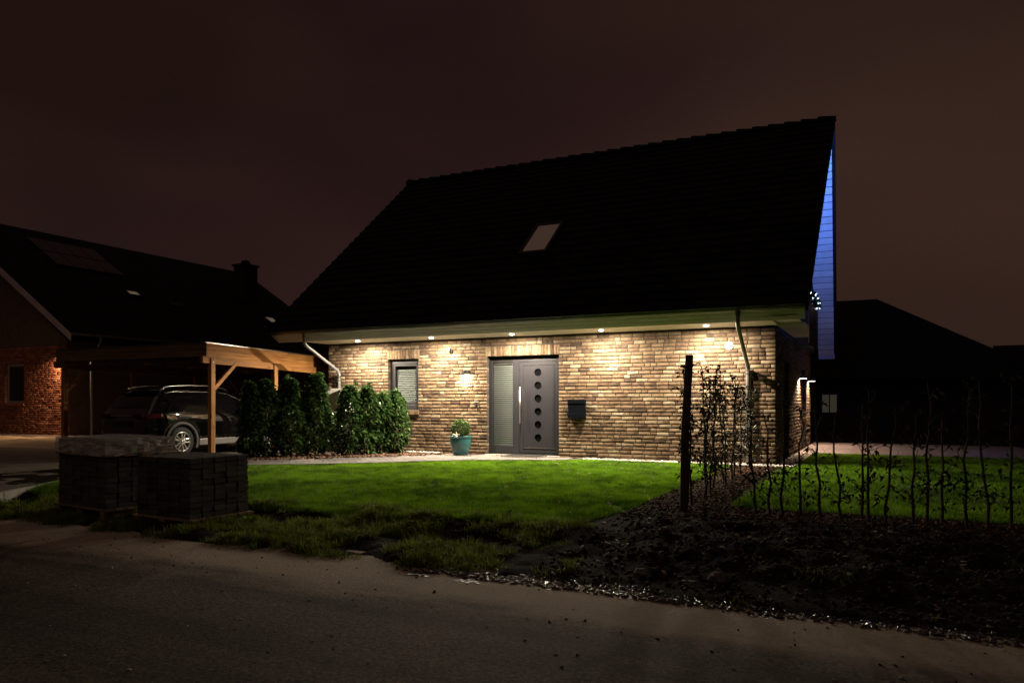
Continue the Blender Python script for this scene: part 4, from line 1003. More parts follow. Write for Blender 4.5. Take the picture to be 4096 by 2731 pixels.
_r = np.random.RandomState(77); C_ = rand_in(VG, 5200, 5, lambda x, y: (fbm(x*2.2, y*2.2, 9) + .25*(fbm(x*7, y*7, 2)-.5) > .43) & (y < edge_y(x)+.25))
nb_ = _r.randint(10, 34, len(C_)); TP = np.repeat(C_, nb_, 0) + _r.normal(0, .028, (nb_.sum(), 2))
def tufts(name, P, Cn, h, label):
    rs = np.random.RandomState(3); n = len(P); hh = np.repeat(h*(.5+1.1*rs.rand(len(C_))**1.6), nb_)*(.6+.7*rs.rand(n)); a = rs.uniform(0, 6.283, n)
    B = np.stack([P[:,0], P[:,1], Hh(P[:,0], P[:,1])-.005], 1); d = P-Cn; out = d/.03*.35 + rs.normal(0, .35, (n, 2)); w = .0042*(.6+.8*rs.rand(n)); sd = np.stack([np.cos(a)*w, np.sin(a)*w, 0*a], 1)
    mid = B + np.stack([out[:,0]*hh*.35, out[:,1]*hh*.35, hh*.62], 1); tip = B + np.stack([out[:,0]*hh*1.05, out[:,1]*hh*1.05, hh*(.95-.35*np.hypot(out[:,0], out[:,1]).clip(0, 1))], 1)
    V = np.stack([B-sd, B+sd, mid+sd*.7, mid-sd*.7, tip], 1).reshape(-1, 3); i = 5*np.arange(n)
    F = np.concatenate([np.stack([i, i+1, i+2], 1), np.stack([i, i+2, i+3], 1), np.stack([i+3, i+2, i+4], 1)])
    t = np.repeat(np.clip(rs.normal(.45, .3, len(C_)), 0, 1), nb_)*.7 + .3*rs.rand(n)
    return tag(link(name, fast_mesh(name, V, F, np.concatenate([t, t, t])), M['grass_dry']), label, 'grass', kind='stuff')
tufts('verge_tufts', TP, np.repeat(C_, nb_, 0), .078, 'ragged tufts of long grass along the road edge')
WG = [(-1.3,-10.7), (-1.3,-8.6), (7,-8.3), (7,-10.8)]
blades('bank_weeds', rand_in(WG, 30000, 7, lambda x, y: fbm(x*2.6, y*2.6, 14) > .66), .05, .004, .8, M['grass_dry'], Hh, 'sparse weeds on the dark soil bank', 'grass', 8)

chips('lawn_leaves', rand_in(LAWN_F, 700, 31)[:260], lambda x, y: Hh(x, y)+.035, .026, M['litter'], None, .08, 'few fallen leaves strewn over the front lawn', 'leaves')
# ------------------------------------------------------------------ hedge of laurels
SHRUBS = [(-10.86,-3.36,1.64,.21), (-10.74,-3.03,1.72,.27), (-10.38,-2.62,1.76,.27), (-10.04,-2.12,1.86,.25), (-9.48,-1.62,1.60,.27), (-9.25,-1.22,1.60,.26), (-9.08,-.86,1.42,.25), (-8.91,-.54,1.48,.26)]
ORD = ['leftmost laurel of the hedge, beside the black car', 'second laurel of the hedge from the car', 'third laurel of the hedge, round topped, in front of the carport', 'tallest pointed laurel, just left of the pale cabinet',
       'laurel just right of the left downpipe and pale cabinet', 'third laurel from the window end of the hedge', 'short laurel second from the window end of the hedge', 'last laurel of the hedge, overlapping the narrow window']
for k, ((x, y, h, r), lab) in enumerate(zip(SHRUBS, ORD)):
    t = thing('laurel_shrub', lab, 'shrub', (x, y, .02), group='laurel hedge beside the path')
    rs_ = np.random.RandomState(100+k); s = MB()
    for q in range(4):
        a = rs_.uniform(0, 6.28); s.tube([(x+.04*math.cos(a), y+.04*math.sin(a), .0), (x+.10*math.cos(a), y+.10*math.sin(a), h*.5), (x+.07*math.cos(a+.4), y+.07*math.sin(a+.4), h*.93)], [.013, .009, .003], 5)
    s.build('stem', M['bark'], t)
    n = int(1800*h/1.6*(r/.25)); z = rs_.rand(n)**.85
    prof = np.interp(z, [0, .06, .2, .5, .8, .93, 1.0], [.55, .85, 1.0, .95, .78, .45, .10])
    a = rs_.uniform(0, 2*np.pi, n); lump = .42 + 1.15*vn(a*1.4 + k*5, z*h*3.4 + k*3, 7) + .35*(vn(a*3.5 + k, z*h*8 + k, 2)-.5)
    rr = r*prof*lump*(1-.5*rs_.rand(n)**2.2)
    P = np.stack([x+rr*np.cos(a), y+rr*np.sin(a), .06+z*h], 1)
    D = np.stack([np.cos(a), np.sin(a), .5+.6*rs_.randn(n)*.5], 1) + .5*rs_.randn(n, 3)
    # upright leading shoots
    m2 = 260; q = rs_.randint(0, 6, m2); sh = rs_.uniform(-1, 1, (6, 2))*r*.55; zz2 = rs_.rand(m2)
    P2 = np.stack([x+sh[q,0]+.02*rs_.randn(m2), y+sh[q,1]+.02*rs_.randn(m2), h*.78+zz2*(.20*h+.12)*np.linspace(.5, 1.1, 6)[q]], 1); D2 = np.stack([rs_.randn(m2), rs_.randn(m2), .7+0*zz2], 1)
    leaf_cloud('foliage', np.concatenate([P, P2]), np.concatenate([D, D2]),   .122, M['laurel'], t, .46, rs=rs_, droop=.35)

# ------------------------------------------------------------------ hedge saplings and stakes
def sapling(x, y, h, label, group, seed, nl, dense, green=.2, bushy=0):
    rs_ = np.random.RandomState(seed); z0 = float(Hh(x, y)); t = thing('hedge_sapling', label, 'sapling', (x, y, z0), group=group)
    st_ = MB(); pts = []; lx, ly = rs_.normal(0, .075, 2)
    for k in range(7):
        f = k/6; pts.append((x+lx*f+rs_.normal(0, .016)*(k > 0), y+ly*f+rs_.normal(0, .016)*(k > 0), z0-.03+h*f))
    st_.tube(pts, [.015*(1-.72*k/6)+.002 for k in range(7)], 6); st_.build('stem', M['bark'], t)
    tw = MB(); LP, LD = [], []
    for k in range(dense):
        f = rs_.uniform(.12, 1.0); i = min(5, int(f*6)); g2 = f*6-i; p = Vector(pts[i]).lerp(Vector(pts[i+1]), g2)
        a = rs_.uniform(0, 6.28); L = rs_.uniform(.10, .34)*(1.15-f*.6); d = Vector((math.cos(a), math.sin(a), rs_.uniform(.2, 1.0))).normalized()
        q = p + d*L*.6; e = q + (d + Vector((0,0,.35))).normalized()*L*.4
        tw.tube([p, q, e], [.0042, .003, .0012], 4)
        for w_ in range(rs_.poisson(nl)):
            s_ = rs_.rand(); P = p.lerp(q, s_) if rs_.rand() < .5 else q.lerp(e, s_); LP.append(P); LD.append((rs_.randn(), rs_.randn(), rs_.uniform(-.9, .4)))
    tag(tw.build('twig', M['bark'], t), kind='stuff')
    for w_ in range(bushy):
        f = rs_.uniform(.12, .45); i = min(5, int(f*6)); p = Vector(pts[i]); d = rs_.randn(3)*.10; LP.append((p.x+d[0], p.y+d[1], z0+h*f)); LD.append((rs_.randn(), rs_.randn(), rs_.uniform(-.8, .3)))
    if LP: leaf_cloud('foliage', np.array([tuple(p) for p in LP]), np.array(LD), .062, M['beech_g'] if rs_.rand() < green else M['beech'], t, .55, rs=rs_, droop=.3)
ORDN = ['first', 'second', 'third', 'fourth', 'fifth', 'sixth', 'seventh', 'eighth', 'ninth', 'tenth', 'eleventh', 'twelfth', 'thirteenth', 'fourteenth', 'fifteenth', 'sixteenth', 'seventeenth', 'eighteenth']
AY = [-6.62, -6.2, -5.78, -5.36, -4.95, -4.5, -4.05, -3.6, -3.15, -2.7, -2.2, -1.7, -1.25]
for k, y in enumerate(AY):
    sapling(-.30 + rng.uniform(-.12, .12), y, rng.uniform(1.5, 1.85), f'bare hedge sapling, {ORDN[k]} behind the thick leaning stake toward the house wall', 'saplings in the row running to the house', 300+k, 3.6, 40)
BX = [.62, .78, .93, 1.10, 1.32, 1.53, 1.73, 1.80, 1.97, 2.23, 2.36, 2.50, 2.72, 2.90, 3.10, 3.32, 3.55]
for k, x in enumerate(BX):
    sapling(x, -6.95 + rng.uniform(-.10, .10), rng.uniform(1.15, 1.6), f'thin dark sapling before the right lawn, {ORDN[k]} from the thick stake going right', 'saplings in the row along the right lawn', 400+k, 1.5, 24, .3, 26 if k in (0, 2, 6, 9, 12, 14) else 9)
t = thing('stake', 'thick leaning wooden stake at the near end of the sapling row', 'stake', (-.2, -7.0, 0))
MB().tube([(-.205, -7.0, -.1), (-.19, -7.0, .9), (-.14, -6.99, 1.86)], [.05, .05, .047], 10).build('pole', M['stake'], t)
MB().lathe([(0, .004), (.044, .0)], (-.14, -6.99, 1.86), 10).build('cut_top', M['stake'], t)
t = thing('stake', 'slim upright stake by the right downpipe at the house wall', 'stake', (-.40, -.62, 0))
MB().box(-.43, -.365, -.65, -.59, -.05, 1.93).build('pole', M['stake'], t, bevel=.004)
w_ = MB(); w_.tube([(-.16, -6.96, 1.28), (-.28, -3.9, 1.25), (-.40, -.62, 1.29)], .004, 5); tag(w_.build('tie_wire', M['black']), 'thin dark tie wire strung between the two stakes', 'wire')

# ------------------------------------------------------------------ carport
cp = thing('carport', 'flat roofed double carport of orange pine beside the house', 'carport', (-15, 0, 0))
CX0, CX1, CY0, CY1 = -17.88, -12.30, -3.33, 3.6
def croof(y): return 2.70 - .028*(y-CY0)
def sloped(m, x0, x1, ya, yb, d0, d1, tone=.5):
    P = []
    for y in (ya, yb):
        P += [(x0, y, croof(y)+d0), (x1, y, croof(y)+d0), (x1, y, croof(y)+d1), (x0, y, croof(y)+d1)]
    m.add(P, [(0,1,2,3), (7,6,5,4), (0,4,5,1), (1,5,6,2), (2,6,7,3), (3,7,4,0)], tone); return m
sloped(MB(), CX0+.03, CX1-.03, CY0+.03, CY1-.03, -.06, -.02).build('roof_deck', M['black'], cp)
for k in range(2):
    sloped(MB(), CX1-.028, CX1, CY0+.03, CY1, -.165*(k+1)+.006, -.165*k-(.012 if k == 0 else -.003), rng.random()).build('fascia_board', M['wood_y'], cp, bevel=.004)
    MB().box(CX0, CX1, CY0, CY0+.028, 2.70-.165*(k+1)+.006, 2.70-.165*k-(.012 if k == 0 else -.003), tone=rng.random()).build('front_fascia_board', M['wood_front'], cp, bevel=.004)
MB().box(CX0+.01, CX1-.04, CY0+.030, CY0+.045, 2.345, 2.68).build('light_gap_panel', M['black'], cp)  # added unseen panel, blocks lamp-lit brick showing through the fascia gaps
sloped(MB(), CX1-.05, CX1+.012, CY0-.012, CY1, -.012, .012).build('edge_trim', M['steel'], cp); MB().box(CX0-.01, CX1-.051, CY0-.012, CY0+.05, 2.688, 2.712).build('edge_trim', M['zinc'], cp)
for i, X in enumerate((CX1+.045, CX0+.28)):
    Xc = X if i else -12.20
    sloped(MB(), Xc-.045, Xc+.045, CY0-.22, CY1-.3, -.50, -.335, rng.random()).build('beam', M['wood_y'], cp, bevel=.006)
PY_ = [CY0+.05, -1.24, 1.0, 3.1]
for i, X in enumerate((-12.19, CX0+.28)):
    for k, y in enumerate(PY_):
        zt_ = croof(y)-.335 if i == 0 else croof(y)-.50
        Xo = X+.012 if i == 0 else X
        po = MB().box(Xo-.06, Xo+.06, y-.06, y+.06, 0, zt_ if i else zt_-.03, tone=rng.random()).build('post', M['wood_z'], cp, bevel=.006)
        if i == 0: MB().lathe([(0, .066), (.014, .064), (.014, .058)], (Xo, y, zt_-.12), 8, 'x').build('bolt', M['steel'], po)
    z = croof(CY0)-.50; Xb = X+.005
    MB().bar((Xb, CY0+.10, z-.60), (Xb, CY0+.78, z+.04), .09, .09, (1,0,0), rng.random()).build('brace', M['wood_y'], cp, bevel=.005)
    MB().bar((Xb, CY1-.55, z-.80), (Xb, CY1-1.2, z-.16), .09, .09, (1,0,0), rng.random()).build('brace', M['wood_y'], cp, bevel=.005)
for k in range(9):
    y = CY0+.35+k*.78; MB().box(CX0+.04, CX1-.04, y-.03, y+.03, croof(y)-.22, croof(y)-.065, tone=rng.random()).build('rafter', M['wood_x'], cp)
for k in range(28):
    x = CX0+.35+k*.188; MB().box(x, x+.180, 3.20, 3.225, .05, 2.30, tone=rng.random()).build('shed_board', M['wood_dk'], cp)

# ------------------------------------------------------------------ car (black SUV parked nose-in)
car = thing('parked_car', 'shiny black suv with chrome roof rails parked in the carport', 'car', (-13.95, -3.38, 0), R(0))
tY = [-.90, -.87, -.82, -.72, -.55, -.38, -.1, .4, 1.0, 1.55, 1.95, 2.35, 2.65, 3.1, 3.42, 3.56, 3.62]
tT = [.60, .92, 1.04, 1.22, 1.47, 1.575, 1.635, 1.665, 1.665, 1.60, 1.44, 1.20, 1.08, 1.01, .93, .80, .60]
tW = [.66, .76, .82, .87, .905, .915, .925, .93, .93, .93, .925, .92, .915, .90, .84, .74, .62]
tB = [.98, .99, 1.0, 1.02, 1.035, 1.03, 1.02, 1.0, .985, .98, .975, .97, .96, .93, .88, .78, .6]
ztop = lambda y: float(np.interp(y, tY, tT)); wmax = lambda y: float(np.interp(y, tY, tW)); zbel = lambda y: min(float(np.interp(y, tY, tB)), ztop(y)-.02)
def halfw(y, z):
    w = wmax(y); zb = zbel(y)
    if z <= zb:
        t_ = (z-.22)/max(zb-.22, .01); k = 1 - .10*max(0, (.30-t_)/.30)**1.5 - .035*max(0, (t_-.55)/.45)**2 + .004*math.sin(t_*9)
        w = w*k
    else: w = w*.965 - (z-zb)*.40
    for wy in (0.0, 2.68):
        r = math.hypot(y-wy, z-.36)
        if r < .47: w -= .22*min(1, max(0, (.47-r)/.07))
    return max(w, .25)
ys = np.concatenate([np.array([-.90, -.885, -.87, -.85, -.82, -.78, -.72, -.66, -.6]), np.linspace(-.55, 3.3, 66), np.array([3.36, 3.42, 3.5, 3.56, 3.60, 3.62])])
bv, bf = [], []; NZ, NU, NRF = 16, 7, 5
for y in ys:
    zb, zt_ = zbel(y), ztop(y); ring = []
    for k in range(NZ+1): z = .24 + (zb-.24)*k/NZ; ring.append((halfw(y, z), z))
    zr_ = max(zb+.004, zt_-.07)
    for k in range(1, NU+1): z = zb + (zr_-zb)*k/NU; ring.append((halfw(y, z), z))
    w0 = ring[-1][0]
    for k in range(1, NRF+1): f = k/NRF; ring.append((w0*(1-f**1.4), zr_ + (zt_-zr_)*math.sin(f*math.pi/2)**.8))
    bv.append([(w_, y, z) for w_, z in ring] + [(-w_, y, z) for w_, z in ring[-2::-1]])
nr = len(bv[0]); VV = [p for g in bv for p in g]
for a in range(len(ys)-1):
    for k in range(nr-1): bf.append((a*nr+k, a*nr+k+1, (a+1)*nr+k+1, (a+1)*nr+k))
    bf.append((a*nr+nr-1, a*nr, (a+1)*nr, (a+1)*nr+nr-1))
bf.append(tuple(range(nr))[::-1]); bf.append(tuple((len(ys)-1)*nr+k for k in range(nr)))
m = MB(); m.add(VV, bf); body = m.build('body', M['paint'], car, smooth=True, local=True)
def patch(name, y0, y1, zlo, zhi, mat, off=.004, n=14, mz=6, side=1, parent=car):
    m = MB(); vs, fs = [], []
    for i in range(n+1):
        y = y0+(y1-y0)*i/n
        for j in range(mz+1): z = zlo(y)+(zhi(y)-zlo(y))*j/mz; vs.append((side*(halfw(y, z)+off), y, z))
    for i in range(n):
        for j in range(mz): fs.append((i*(mz+1)+j, (i+1)*(mz+1)+j, (i+1)*(mz+1)+j+1, i*(mz+1)+j+1))
    m.add(vs, fs); return m.build(name, mat, parent, smooth=True, local=True)
zlo = lambda y: zbel(y)+.045; zhi = lambda y: min(ztop(y)-.105, 1.535)
for sd in (1, -1):
    patch('side_window', -.30, .08, lambda y: zlo(y)+max(0, (-.05-y))*.9, lambda y: max(zhi(y), zlo(y)+.02), M['glass_dark'], side=sd, n=8)
    patch('side_window', .12, .95, zlo, zhi, M['glass_dark'], side=sd)
    patch('side_window', 1.02, 2.02, zlo, lambda y: max(zhi(y), zlo(y)+.01), M['glass_dark'], side=sd)
    cm = MB(); yy = np.linspace(-.32, 2.1, 26); cm.tube([(sd*(halfw(y, max(zhi(y), zlo(y)+.01)+.02)+.008), y, max(zhi(y), zlo(y)+.01)+.02) for y in yy], .010, 6); cm.build('chrome_strip', M['chrome'], car, smooth=True, local=True)
    rl = MB(); yy = np.linspace(-.38, 1.72, 20); rl.tube([(sd*.60, y, ztop(y)+.045-(.06*(max(0, abs(y-.67)-.9)/.15)**2 if abs(y-.67) > .9 else 0)) for y in yy], .017, 8); rl.build('roof_rail', M['chrome'], car, smooth=True, local=True)
    for y in (.62, 1.72): MB().obox((sd*(halfw(y-.3, .93)+.018), y-.28, .93), (.03, .19, .028)).build('door_handle', M['chrome'], car, bevel=.008, local=True)
    si = MB(); si.prism([(sd*.86, .24), (sd*.925, .26), (sd*.932, .40), (sd*.90, .44), (sd*.82, .40)], 'y', .50, 2.18); si.build('sill', M['sill'], car, bevel=.01, local=True)
    si = MB(); si.prism([(sd*.86, .445), (sd*.938, .455), (sd*.938, .475), (sd*.88, .49)], 'y', .52, 2.16); si.build('sill_trim', M['chrome'], car, local=True)
    tp = patch('tail_lamp', -.86, -.50, lambda y: .93, lambda y: 1.03, M['tail'], .008, 10, 3, sd)
    for wy in (0.0, 2.68):
        ar = MB(); vs, fs = [], []; n = 24
        for k in range(n+1):
            a_ = R(-22)+R(224)*k/n
            for (rr, xo) in ((.405, -.03), (.405, .014), (.468, .018), (.475, .0)): vs.append((sd*(.918+xo), wy+rr*math.cos(a_), .36+rr*math.sin(a_)))
        for k in range(n):
            for q in range(3): fs.append((k*4+q, k*4+q+1, k*4+q+5, k*4+q+4))
        ar.add(vs, fs); ar.build('arch_cladding', M['clad'], car, smooth=True, local=True)
        wh = MB(); prof = [(.235, -.10), (.30, -.105), (.345, -.09), (.36, -.05), (.36, .05), (.345, .09), (.30, .105), (.235, .10)]
        wh.lathe(prof, (sd*.815, wy, .36), 40, 'x'); tyre = wh.build('wheel', M['rubber'], car, smooth=True, local=True)
        rm = MB(); rm.lathe([(.238, .10), (.232, .112), (.215, .108), (.205, .06), (.20, -.08)], (sd*.815, wy, .36), 40, 'x')
        if sd < 0: rm.v = [(2*sd*.815-x_, y_, z_) for x_, y_, z_ in rm.v]
        rm.build('rim', M['alloy'], tyre, smooth=True, local=True)
        for k in range(5):
            for e_ in (-1, 1):
                a_ = 2*math.pi*k/5 + math.pi/2 - .2; b_ = a_ + e_*.21
                p0 = Vector((sd*(.815+.095), wy+.05*math.cos(a_+e_*.5), .36+.05*math.sin(a_+e_*.5))); p1 = Vector((sd*(.815+.088), wy+.215*math.cos(b_), .36+.215*math.sin(b_)))
                MB().bar(p0, p1, .036, .03, (1,0,0)).build('spoke', M['alloy'], tyre, bevel=.006, local=True)
        MB().lathe([(0, .115), (.035, .112), (.055, .095), (.06, .07)], (sd*.815 if sd > 0 else sd*.815-.19, wy, .36), 16, 'x').build('hub', M['alloy'], tyre, smooth=True, local=True)
        MB().lathe([(0, 0), (.2, 0)], (sd*.76, wy, .36), 24, 'x').build('brake_disc', M['black'], tyre, local=True)
# rear: window, plate panel, bumper, garnish
rwv = MB(); vs, fs = [], []
for j in range(7):
    f = j/6; y = -.745+.30*f; z = ztop(y)-.0; wd = (.70-.10*f)
    for i in range(9): u = -1+2*i/8; vs.append((u*wd, y-.022+.03*u*u, z-.01-.015*u*u))
for j in range(6):
    for i in range(8): fs.append((j*9+i, j*9+i+1, (j+1)*9+i+1, (j+1)*9+i))
rwv.add(vs, fs); rwv.build('rear_window', M['glass_dark'], car, smooth=True, local=True)
MB().obox((0, -.93, .80), (.56, .02, .13)).build('number_plate_recess', M['black'], car, local=True)
MB().prism([(-.86, 1.57), (-.50, 1.60), (-.50, 1.635), (-.60, 1.62)], 'x', -.55, .55).build('roof_spoiler', M['paint'], car, local=True) if False else MB().obox((0, -.50, 1.585), (1.12, .22, .03), Matrix.Rotation(R(8), 3, 'X')).build('roof_spoiler', M['paint'], car, bevel=.01, local=True)
bp = MB(); 
for i in range(16):
    u0, u1 = -1+2*i/16, -1+2*(i+1)/16
    f_ = lambda u: (u*.86, -.955+.13*u**4)
    (xa, ya), (xb, yb) = f_(u0), f_(u1)
    bp.add([(xa, ya, .30), (xb, yb, .30), (xb, yb-.01, .56), (xa, ya-.01, .56), (xa, ya+.14, .60), (xb, yb+.14, .60)], [(0,1,2,3), (3,2,5,4)])
bp.build('rear_bumper', M['clad'], car, smooth=True, local=True)
MB().obox((0, -.967, .40), (1.1, .012, .05)).build('bumper_trim', M['sill'], car, local=True)
for sd in (1, -1): MB().obox((sd*.55, -.925, .98), (.34, .03, .09)).build('tail_lamp', M['tail'], car, bevel=.008, local=True)
MB().obox((0, -.915, .985), (.76, .02, .022)).build('chrome_strip', M['chrome'], car, local=True)
for sd in (1, -1): MB().obox((sd*1.0, 1.78, 1.08), (.16, .10, .13)).build('mirror', M['paint'], car, bevel=.03, local=True)
MB().obox((.45, -.2, 1.67), (.04, .14, .06)).build('roof_antenna', M['paint'], car, bevel=.015, local=True)

# ------------------------------------------------------------------ pallets of pavers
def paver_pallet(label, cx_, cy_, rz, nx, ny, nz, seed, wrap):
    z0 = float(Hh(cx_, cy_)) - .01; t = thing('paver_pallet', label, 'pallet', (cx_, cy_, z0), rz, 'pallets of paving blocks by the road')
    rs_ = random.Random(seed); bw, bd, bh = .19, .165, .062; pal = MB(); wx, wy = nx*bw/2+.02, ny*bd/2+.02
    for k in range(7):
        y = -wy + (2*wy-.1)*k/6; MB().box(-wx-.02, wx+.05, y, y+.1, .10, .122, tone=rs_.random()).build('deck_board', M['wood_pallet'], t, local=True)
    for x in (-wx, -.05, wx-.1):
        MB().box(x, x+.1, -wy, wy, .0, .10, tone=rs_.random()).build('bearer', M['wood_pallet'], t, local=True)
    mes = []
    for k in range(6):
        m = MB(); a, c, d = bw/2-.006, bd/2-.006, bh-.004; e_ = .008
        m.add([(-a+e_*.3*rs_.random(),-c,0),(a,-c,0),(a,c-e_*.3,0),(-a,c,0),(-a,-c,d-e_),(a,-c,d-e_),(a,c,d-e_),(-a,c,d-e_),(-a+e_,-c+e_,d),(a-e_,-c+e_,d),(a-e_,c-e_,d),(-a+e_,c-e_,d)],
              [(3,2,1,0),(0,1,5,4),(1,2,6,5),(2,3,7,6),(3,0,4,7),(4,5,9,8),(5,6,10,9),(6,7,11,10),(7,4,8,11),(8,9,10,11)], (k+.5)/6)
        me = m.mesh('paving_block'); me.materials.append(M['paver_dk']); mes.append(me)
    for k in range(nz):
        for i in range(nx):
            for j in range(ny):
                if 0 < i < nx-1 and 0 < j < ny-1 and k < nz-1: continue
                o = bpy.data.objects.new('paving_block', mes[rs_.randrange(6)]); COL.objects.link(o)
                o.location = (-wx+.02+bw*(i+.5)+rs_.uniform(-.008, .008), -wy+.02+bd*(j+.5)+rs_.uniform(-.008, .008), .124+k*bh); o.rotation_euler = (0, 0, R(rs_.uniform(-1.5, 1.5))); o.parent = t
    top = .124+nz*bh
    if wrap:
        bx = MB(); bx.box(-wx+.03, wx-.03, -wy+.03, wy-.03, top+.03, top+.20); bx.build('wrapped_carton', M['clad'], t, local=True)
        for k in range(5): MB().box(-wx+.0, wx+.04, -wy+k*.22, -wy+k*.22+.11, top+.002, top+.024, tone=rs_.random()).build('deck_board', M['wood_pallet'], t, local=True)
        ring = []; nseg = 44; m = MB(); lv = 6
        per = [(-wx, -wy), (wx+.02, -wy), (wx+.02, wy), (-wx, wy)]
        for q in range(lv):
            for k in range(nseg):
                f = k/nseg*4; s_ = int(f); g_ = f-s_; a_, c_ = per[s_ % 4], per[(s_+1) % 4]; x_, y_ = a_[0]+(c_[0]-a_[0])*g_, a_[1]+(c_[1]-a_[1])*g_
                k2 = 1+rs_.uniform(-.024, .02); m.v.append((x_*k2, y_*k2, top+.005+.212*q/(lv-1)+rs_.uniform(-.004, .006)))
        for q in range(lv-1):
            for k in range(nseg): m.f.append((q*nseg+k, q*nseg+(k+1) % nseg, (q+1)*nseg+(k+1) % nseg, (q+1)*nseg+k)); m.t.append(.5)
        m.f.append(tuple((lv-1)*nseg+k for k in range(nseg))); m.t.append(.5)
        m.build('stretch_film', M['film'], t, local=True)
paver_pallet('pallet of dark paving blocks topped by a film wrapped pack', -6.84, -9.66, R(-8), 6, 5, 10, 21, True)
paver_pallet('bare topped pallet of dark paving blocks nearest the lawn', -5.42, -9.66, R(-3), 5, 5, 11, 22, False)

# ------------------------------------------------------------------ neighbour on the left
nb = thing('neighbour_house', 'red brick house in shadow left of the carport', 'house', (-28, 6, 0))
NX, NY, NRX, NRZ, NEZ, NYE = -24.70, 1.44, -32.0, 8.95, 3.85, 17.2
nk = (NRZ-NEZ)/(-24.0-NRX)
nw = MB(); poly = [(-39.7, 0), (NX, 0), (NX, NEZ-.05), (NRX, NRZ-.3), (-39.7, NEZ-.05)]
hx0, hx1, hz0, hz1 = -28.45, -27.26, 1.26, 2.76
T_ = NY+.016
nw.box(-39.7, hx0, T_, T_+.3, 0, NEZ-.3); nw.box(hx1, NX-.016, T_, T_+.3, 0, NEZ-.3); nw.box(hx0, hx1, T_, T_+.3, 0, hz0); nw.box(hx0, hx1, T_, T_+.3, hz1, NEZ-.3)
nw.prism([(-39.7, NEZ-.301), (NX-.016, NEZ-.301), (NRX, NRZ-.35)], 'y', T_, T_+.3); nw.box(NX-.3, NX-.016, T_+.3, NYE-.3, 0, NEZ-.2)
nwo = nw.build('wall', M['mortar_red'], nb)
NBR = layout(-30.2, NX, .05, .05+40*CH, [(hx0, hx1, hz0, hz1)], rs)
NBR.sort(key=lambda q: -q[0])
nvar = []
for k in range(12):
    vs, fc = brick_geo(BL, BH, .105, rs); me = fast_mesh('brick', vs, fc, [tone_of(rs)]*len(fc)); me.materials.append(M['brick_red']); nvar.append(me)
nind = [q for q in NBR if abs(q[2]-BL) < .012 and q[1] < 2.9][:280]
for q in nind:
    o = bpy.data.objects.new('brick', nvar[rs.randrange(12)]); COL.objects.link(o); o.location = (q[0], NY+rs.uniform(-.006, .004), q[1]); o.scale = (q[2]/BL, 1, 1); o.parent = nwo
nset = set(nind)
joined_bricks('wall_brickwork', [q for q in NBR if q not in nset], M['brick_red'], nwo, lambda x, y, z: (x, y+NY, z), rs)
nwin = MB(); 
for (a, c, d, e) in ((hx0, hx0+.09, hz0, hz1), (hx1-.09, hx1, hz0, hz1), (hx0+.09, hx1-.09, hz0, hz0+.09), (hx0+.09, hx1-.09, hz1-.09, hz1)): nwin.box(a, c, NY+.1, NY+.17, d, e)
w = nwin.build('window', M['white'], nb); MB().box(hx0+.09, hx1-.09, NY+.13, NY+.14, hz0+.09, hz1-.09).build('pane', M['glass_dark'], w); MB().box(hx0-.04, hx1+.04, NY-.05, NY+.10, hz0-.09, hz0-.005).build('sill', M['brick_red'], w)
def npt(x, y, off=0.0): return Vector((x, y, NRZ-(x-NRX)*nk)) + Vector((nk, 0, 1)).normalized()*off
rr = MB()
for (xa, xb, s_) in ((NRX, -23.7, 1), (NRX, -40.3, -1)):
    f_ = (lambda x: NRZ-abs(x-NRX)*nk)
    P = [(xa, .95, f_(xa)), (xb, .95, f_(xb)), (xb, NYE, f_(xb)), (xa, NYE, f_(xa))]; Q = [(p[0], p[1], p[2]-.2) for p in P]; rr.add(P+Q, [(0,1,2,3), (7,6,5,4), (0,4,5,1), (1,5,6,2), (2,6,7,3), (3,7,4,0)])
nro = rr.build('roof', M['tile'], nb)
for k in range(14):
    a, c = npt(-23.72-(k)*.6, .93, .03), npt(-23.72-(k+1)*.6, .93, .03); m = MB(); vs = [a, a+Vector((0,.05,0)), c+Vector((0,.05,0)), c]; lo = [p-Vector((0,0,.24)) for p in vs]
    m.add(vs+lo, [(0,1,2,3), (7,6,5,4), (0,4,5,1), (1,5,6,2), (2,6,7,3), (3,7,4,0)]); m.build('verge_board', M['fascia'], nro)
g2 = MB(); prof = [(-23.62+.07*math.cos(math.pi+math.pi*k/8), 3.74+.07*math.sin(math.pi+math.pi*k/8)) for k in range(9)] + [(-23.62+.06*math.cos(2*math.pi-math.pi*k/8), 3.745+.06*math.sin(2*math.pi-math.pi*k/8)) for k in range(9)]
g2.prism(prof, 'y', .95, NYE); g2o = g2.build('gutter', M['pipe'], nb)
MB().tube([(-23.62, 2.0, 3.68), (-23.62, 2.0, 3.50), (-24.05, 2.0, 2.95), (-24.13, 2.0, 2.8), (-24.13, 2.0, 0)], .05, 10).build('downpipe', M['pipe'], nb, smooth=True)
def NF(a, c, d, e, off): return [npt(a, d, off), npt(c, d, off), npt(c, e, off), npt(a, e, off)]
for i in range(2):
    for j in range(4):
        MB().poly(NF(-28.9-i*1.08, -28.9-i*1.08-1.02, 3.75+j*.78, 3.75+j*.78+.74, .09)).build('solar_panel', M['glass_dark'], nro)
for (a, c, d, e, mt) in ((-27.15, -27.55, 5.82, 6.45, 'skylit2'), (-26.75, -26.95, 7.6, 8.3, 'winlit2'), (-26.3, -26.9, 13.3, 14.0, 'skylit2')):
    m = MB(); frame_on(m, c, a, d, e, .06, -.02, .10, NF); s_ = m.build('skylight', M['black'], nro); MB().poly(NF(c+.06, a-.06, d+.06, e-.06, .07)).build('pane', M[mt], s_)
